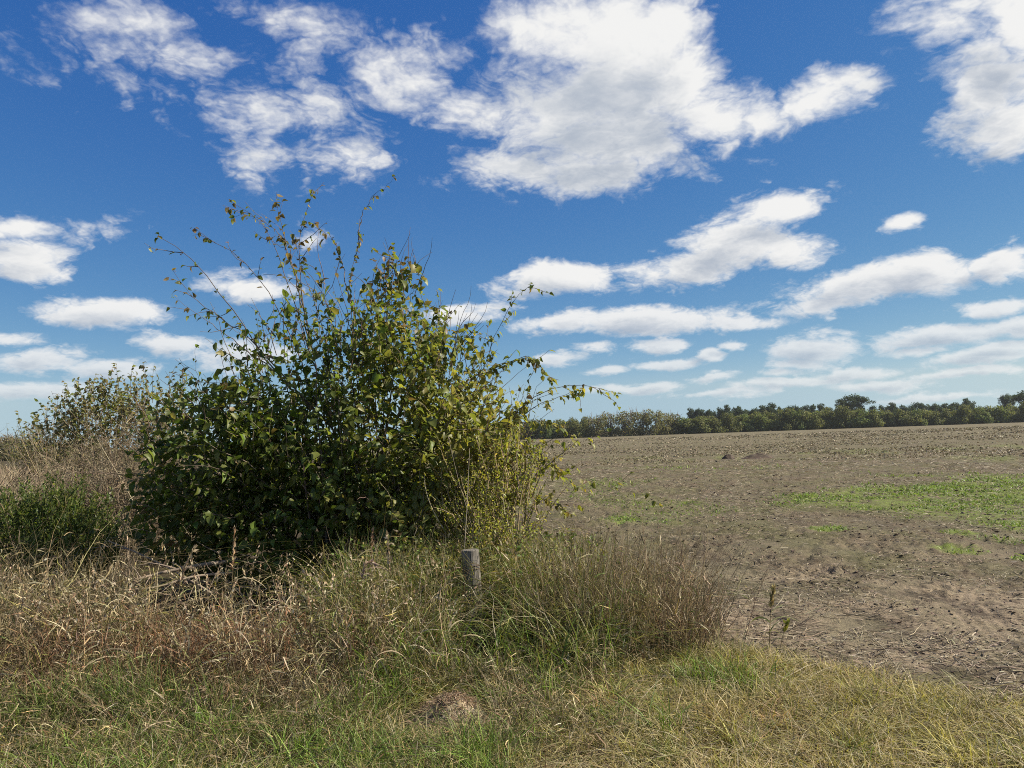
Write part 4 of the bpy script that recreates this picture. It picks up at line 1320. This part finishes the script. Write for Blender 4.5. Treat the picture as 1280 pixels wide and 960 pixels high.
mb = MB()
n = 150000
r_ = 7.5 * (34 / 7.5) ** R.random(n)
a_ = np.radians(R.uniform(4, 42, n))
x, y = r_ * np.sin(a_), r_ * np.cos(a_)
k = R.random(n) < green_mask(x, y) * field_mask(x, y) * sstep(fbm(x * 1.6, y * 1.6, 3, 131), .36, .62) * .8
xy = np.stack([x, y], 1)[k]; n = len(xy)
grass(mb, xy, R.uniform(.025, .08, n) * np.clip(xy[:, 1] / 14, 1, 2), R.uniform(.005, .011, n) * np.clip(xy[:, 1] / 12, 1, 2.2), pal(n, [(.15, .225, .040), (.20, .27, .056), (.12, .17, .034)]), 3, .8, .8)
o = mb.build('green_seedlings', M_GRASS)
tag(o, 'bright green patch of seedlings sprouting in the bare field', 'seedlings', kind='stuff')

# ------------------------------------------------------------------ small individual things
def mound(name, label, cat, x, y, rx, ry, h, cols, bits, mat=M_BARK, seed=0):
    root = empty(name, (x, y, float(gz(x, y))))
    tag(root, label, cat)
    mb = MB()
    nr, na = 16, 36
    rr, aa = np.meshgrid(np.linspace(0, 1, nr), np.arange(na) * 2 * math.pi / na, indexing='ij')
    wob = 1 + .35 * (fbm(np.cos(aa) * 1.6 + seed, np.sin(aa) * 1.6, 3, 5) - .5) * 2
    X = x + rx * rr * np.cos(aa) * wob; Y = y + ry * rr * np.sin(aa) * wob
    Z = gz(X, Y) - .02 + (h + .02) * (np.cos(rr * math.pi) * .5 + .5) ** .8 * (.8 + .5 * fbm(X * 9 / max(rx, .2) * .3, Y * 9, 3, 7 + seed)) + (fbm(X * 40, Y * 40, 2, 3) - .5) * h * .22
    Z[-1] -= .03
    i = (np.arange(nr - 1) * na)[:, None]; j = np.arange(na)[None]; j2 = (j + 1) % na
    mb.add(np.stack([X, Y, Z], -1).reshape(-1, 3), np.stack([i + j, i + na + j, i + na + j2, i + j2], -1).reshape(-1, 4), pal(nr * na, cols, jit=.2))
    mb.build('soil', mat, root)
    if bits:
        b = MB()
        k = R.integers(0, nr * na, bits)
        V = np.stack([X, Y, Z], -1).reshape(-1, 3)[k] + R.normal(0, .012, (bits, 3)) * np.array([1, 1, .3]) * (rx / .24)
        P = V[:, None] + (nrm(R.normal(0, 1, (bits, 3)) * np.array([1, 1, .4]))[:, None] * (R.uniform(.008, .03, bits)[:, None] * np.array([-1., 0, 1]))[..., None])
        P[..., 2] += .006
        ribbons(b, P, np.outer(R.uniform(.001, .002, bits), np.array([.7, 1, .5])), rdir(bits, 1.0), pal(bits, [(.40, .31, .20), (.30, .21, .13), (.22, .14, .09)]))
        f = b.build('chaff', M_STRAW, root)
        f['kind'] = 'stuff'
    return root


mound('earth_mound', 'low pale crumbly earth mound in the grass below the fence post', 'mound', gp(562, 897)[0], gp(562, 897)[1], .30, .24, .125, [(.36, .285, .18), (.30, .23, .14), (.42, .34, .22)], 5200)
c = gp(911, 574)
mound('dirt_heap', 'small round heap of dark soil far out in the field', 'heap', c[0], c[1], .42, .36, .27, [(.055, .040, .028), (.085, .062, .044)], 0, seed=3)
c = gp(948, 573)
mound('dirt_ridge', 'longer low ridge of dark soil beside the round heap far out in the field', 'heap', c[0], c[1], 1.0, .35, .24, [(.055, .040, .028), (.09, .065, .046)], 0, seed=8)


def wood_mat():
    m = bpy.data.materials.new('weathered_wood'); m.use_nodes = True
    t = m.node_tree; t.nodes.clear(); g = NG(t)
    tcn = g.n('ShaderNodeTexCoord')
    mp = g.n('ShaderNodeMapping'); t.links.new(tcn.outputs['Object'], mp.inputs[0]); mp.inputs['Scale'].default_value = (60, 60, 4)
    n1 = g.noise(mp.outputs[0], 1.5, 6, .65); n2 = g.noise(tcn.outputs['Object'], 9, 4, .6)
    col = g.mix(g.mr(n1, .32, .68), (.055, .048, .040, 1), (.25, .228, .195, 1))
    col = g.mix(g.mr(n2, .5, .75, 0, .5), col, (.085, .078, .06, 1))
    p = g.n('ShaderNodeBsdfPrincipled'); t.links.new(col, p.inputs['Base Color']); p.inputs['Roughness'].default_value = .88
    p.inputs['Specular IOR Level'].default_value = .15
    bp = g.n('ShaderNodeBump'); bp.inputs['Strength'].default_value = .9; bp.inputs['Distance'].default_value = .008
    t.links.new(n1, bp.inputs['Height']); t.links.new(bp.outputs[0], p.inputs['Normal'])
    o = g.n('ShaderNodeOutputMaterial'); t.links.new(p.outputs[0], o.inputs[0])
    return m


def wire_mat():
    m = bpy.data.materials.new('rusty_wire'); m.use_nodes = True
    t = m.node_tree; p = t.nodes['Principled BSDF']
    g = NG(t)
    tcn = g.n('ShaderNodeTexCoord')
    t.links.new(g.mix(g.noise(tcn.outputs['Object'], 60, 3, .6), (.05, .035, .028, 1), (.16, .10, .07, 1)), p.inputs['Base Color'])
    p.inputs['Metallic'].default_value = .5; p.inputs['Roughness'].default_value = .7
    return m


M_WOOD, M_WIRE = wood_mat(), wire_mat()


def make_post():
    Y = 5.95
    top = at(587.5, 687, Y); foot = np.array([at(596, 790, Y)[0], Y - .02, -.12])
    root = empty('fence_post', (foot[0], foot[1], float(gz(foot[0], foot[1]))))
    tag(root, 'weathered grey wooden fence post with wire wrapped round it', 'fence post')
    ax = nrm(top - foot); A = nrm(np.cross(ax, [0, 1., 0])); B = np.cross(ax, A)
    H = np.linalg.norm(top - foot)
    K, na = 26, 40
    th = np.arange(na) * 2 * math.pi / na
    s = np.concatenate([np.linspace(0, .985, K - 3), [.992, .998, 1.0]])
    rr = np.full(K, .066); rr[-3:] = [.0655, .064, .0605]; rr = rr * (1.04 - .05 * s)
    prof = 1 + .05 * np.cos(2 * th + .6) + .03 * np.cos(3 * th + 1) - .10 * np.exp(-((th - 4.0) / .09) ** 2) - .07 * np.exp(-((th - 2.2) / .07) ** 2) - .05 * np.exp(-((th - 5.1) / .06) ** 2)
    V = foot + ax * (s * H)[:, None, None] + ((rr[:, None] * prof[None])[..., None]) * (A * np.cos(th)[:, None] + B * np.sin(th)[:, None])[None]
    V = V + R.normal(0, .0007, V.shape)
    i = (np.arange(K - 1) * na)[:, None]; j = np.arange(na)[None]; j2 = (j + 1) % na
    F = np.stack([i + j, i + j2, i + na + j2, i + na + j], -1).reshape(-1, 4)
    mb = MB(); mb.add(V.reshape(-1, 3), F, (.3, .3, .3))
    cap = foot + ax * (H - .004)
    mb.add(np.concatenate([V[-1], cap[None]]), np.stack([j[0], j2[0], np.full(na, na)], 1), (.3, .3, .3))
    mb.build('timber', M_WOOD, root)
    for hh, tilt in ((.80, .5), (.63, .12)):
        th2 = np.linspace(0, 2 * math.pi * 1.6, 40)
        ct = foot + ax * (H * hh)
        rad_ = .071
        Pw = ct + rad_ * (A * np.cos(th2)[:, None] + B * np.sin(th2)[:, None]) + ax * (.022 * tilt * np.sin(th2) + .004 * th2)[:, None]
        ext = np.array([[x, Y + .12 * abs(x), float(ct[2] - .02 - .10 * math.sin(min(abs(x + .3) / 1.1, 1) * math.pi / 2))] for x in np.linspace(foot[0] - .08, foot[0] - 1.0, 10)])
        w1 = MB(); tubes(w1, Pw[None], np.full((1, 40), .0022), np.array([[.1, .07, .05]]), 5)
        tubes(w1, ext[None], np.full((1, 10), .0018), np.array([[.1, .07, .05]]), 5)
        w1.build('wire', M_WIRE, root)
    return root


make_post()


def stalk(label, pts, Y, head=None, nblade=3, r=.0030, colour=TAN, hcol=(.42, .32, .21), name='grass_stalk', blade=.3):
    """One tall grass stalk: a stem, its seed head and a few arching leaves."""
    P0 = [at(px, py, Y) for (px, py) in pts]
    g0 = P0[0].copy(); g0[2] = float(gz(g0[0], g0[1])) - .01
    P = polyline([g0] + P0[1:], 14)
    root = empty(name, (g0[0], g0[1], g0[2]))
    tag(root, label, 'plant')
    mb = MB(); t = np.linspace(1, .4, 14)
    tubes(mb, P[None], (r * t)[None], np.array([colour]), 4)
    mb.build('stem', M_STRAW, root)
    if head:
        n = head
        lo, tg, _, tt = along(P[None, -5:], n)
        d = nrm(tg * 1.3 + R.normal(0, .45, (n, 3)))
        hb = MB()
        scatter(hb, DIA_V, [DIA_Q], lo, frames(d, rdir(n)), R.uniform(.02, .046, n), pal(n, [hcol, np.array(hcol) * .7, np.array(hcol) * 1.2]))
        hb.build('seed_head', M_STRAW, root)
    for _ in range(nblade):
        k = R.integers(3, 10)
        d = nrm(np.array([R.choice([-1, 1]) * R.uniform(.4, 1), R.normal(0, .4), R.uniform(.5, 1.1)]))
        Q = walk(P[k][None], d[None], np.array([blade * R.uniform(.6, 1.1)]), 8, (0, 0, -1.9), .05)
        b = MB(); ribbons(b, Q, np.outer([R.uniform(.003, .006)], np.clip(1.05 - np.linspace(0, 1, 8) ** 1.8, .05, 1)), nrm(R.normal(0, 1, (1, 3)) * np.array([.4, 1, .3])), pal(1, [PALE, YEL, (.2, .22, .09)]))
        b.build('blade', M_GRASS, root)
    return root


stalk('pale grass stalk with a nodding feathery head before the shrub\'s dark base', [(205, 800), (222, 745), (232, 700), (244, 684)], 5.2, 46, 3)
stalk('tall straight rusty seed spike beside the dead branches under the leafy shrub', [(288, 800), (290, 740), (292, 690), (293, 660)], 5.3, 40, 1, hcol=(.33, .21, .12))
stalk('short leaning seed spike between the nodding stalk and the rusty spike', [(262, 800), (250, 745), (243, 715), (238, 698)], 5.25, 36, 2)
stalk('bleached reed with a bristly head nearest the fence post among the tall stalks', [(492, 790), (490, 730), (486, 695), (484, 668)], 5.5, 40, 3)
stalk('brown seed head stalk beside the bristly bleached reed', [(464, 790), (466, 720), (464, 690), (465, 664)], 5.6, 34, 1, hcol=(.28, .19, .11))
stalk('drooping pinkish seed plume in front of the leafy shrub', [(450, 790), (452, 720), (458, 694), (470, 706)], 5.3, 40, 3, hcol=(.36, .25, .19))
stalk('thin pale leaning stalk with arching leaves below the leafy shrub', [(415, 800), (405, 745), (398, 722), (380, 716)], 5.1, 24, 3)
stalk('bare thin dry stem rising beside the fence post into the shrub', [(577, 740), (580, 690), (584, 630), (587, 560)], 6.2, None, 0, r=.0042, colour=(.40, .34, .26), name='wiry_weed')
stalk('crooked tan stem arching behind the fence post', [(600, 700), (592, 660), (575, 610), (560, 545)], 6.6, None, 0, r=.003, colour=(.36, .30, .22), name='wiry_weed')
stalk('yellow tipped upright weed standing alone at the edge of the bare soil', [(962, 812), (962, 790), (964, 760), (967, 735)], 5.35, 80, 9, r=.004, hcol=(.36, .28, .11), blade=.22, name='upright_weed')
stalk('small yellow weed sprig beside the lone upright weed', [(975, 818), (976, 806), (980, 790), (984, 778)], 5.25, 40, 6, hcol=(.32, .31, .05), blade=.17, name='upright_weed')
stalk('pale dry reed lying across the verge below the earth mound side of the shrub', [(372, 922), (385, 905), (398, 885), (410, 862)], 4.3, None, 0, r=.003, colour=PALE, name='dry_reed')


def fallen(label, pts, r):
    P = polyline([at(*p) for p in pts], 14)
    root = empty('dead_branch', tuple(P[0])); tag(root, label, 'branch')
    mb = MB()
    tubes(mb, P[None], (r * np.linspace(1, .45, 14))[None], np.array([[.24, .19, .14]]), 6)
    mb.build('limb', M_BARK, root)
    tb = MB()
    o, tg, _, _ = along(P[None], 7)
    Q = walk(o, tg * .7 + rdir(7) * .8, R.uniform(.12, .4, 7), 5, (0, 0, 0), .12)
    tubes(tb, Q, np.tile(np.linspace(r * .4, .002, 5), (7, 1)), np.tile([[.22, .17, .13]], (7, 1)), 4)
    tb.build('twigs', M_BARK, root)['kind'] = 'stuff'


fallen('thick grey dead branch lying under the dark side of the leafy shrub', [(300, 700, 7.3), (250, 706, 7.0), (200, 716, 6.8), (165, 726, 6.6)], .022)
fallen('thinner dead branch crossing below the thick grey one under the shrub', [(290, 716, 7.0), (240, 720, 6.8), (195, 735, 6.6), (150, 738, 6.5)], .014)
fallen('slanting dead branch that rises out of the branch pile toward the twiggy shrub', [(265, 742, 6.7), (215, 712, 6.9), (170, 690, 7.2), (135, 676, 7.4)], .012)


# ------------------------------------------------------------------ the air between here and the far trees
def make_haze():
    x0, x1, y0, y1, z0, z1 = -420., 460., -40., 480., -1.5, 17.
    V = [(x, y, z) for z in (z0, z1) for y in (y0, y1) for x in (x0, x1)]
    me = bpy.data.meshes.new('haze')
    me.from_pydata(V, [], [(0, 2, 3, 1), (4, 5, 7, 6), (0, 1, 5, 4), (2, 6, 7, 3), (0, 4, 6, 2), (1, 3, 7, 5)])
    m = bpy.data.materials.new('haze'); m.use_nodes = True
    t = m.node_tree; t.nodes.clear()
    v = t.nodes.new('ShaderNodeVolumePrincipled')
    v.inputs['Color'].default_value = (.88, .93, .97, 1)
    v.inputs['Density'].default_value = .00012
    v.inputs['Anisotropy'].default_value = .2
    o = t.nodes.new('ShaderNodeOutputMaterial')
    t.links.new(v.outputs[0], o.inputs['Volume'])
    me.materials.append(m)
    ob = bpy.data.objects.new('haze', me); C.objects.link(ob)
    tag(ob, 'thin pale air over the field and the far trees', 'haze', kind='stuff')


make_haze()
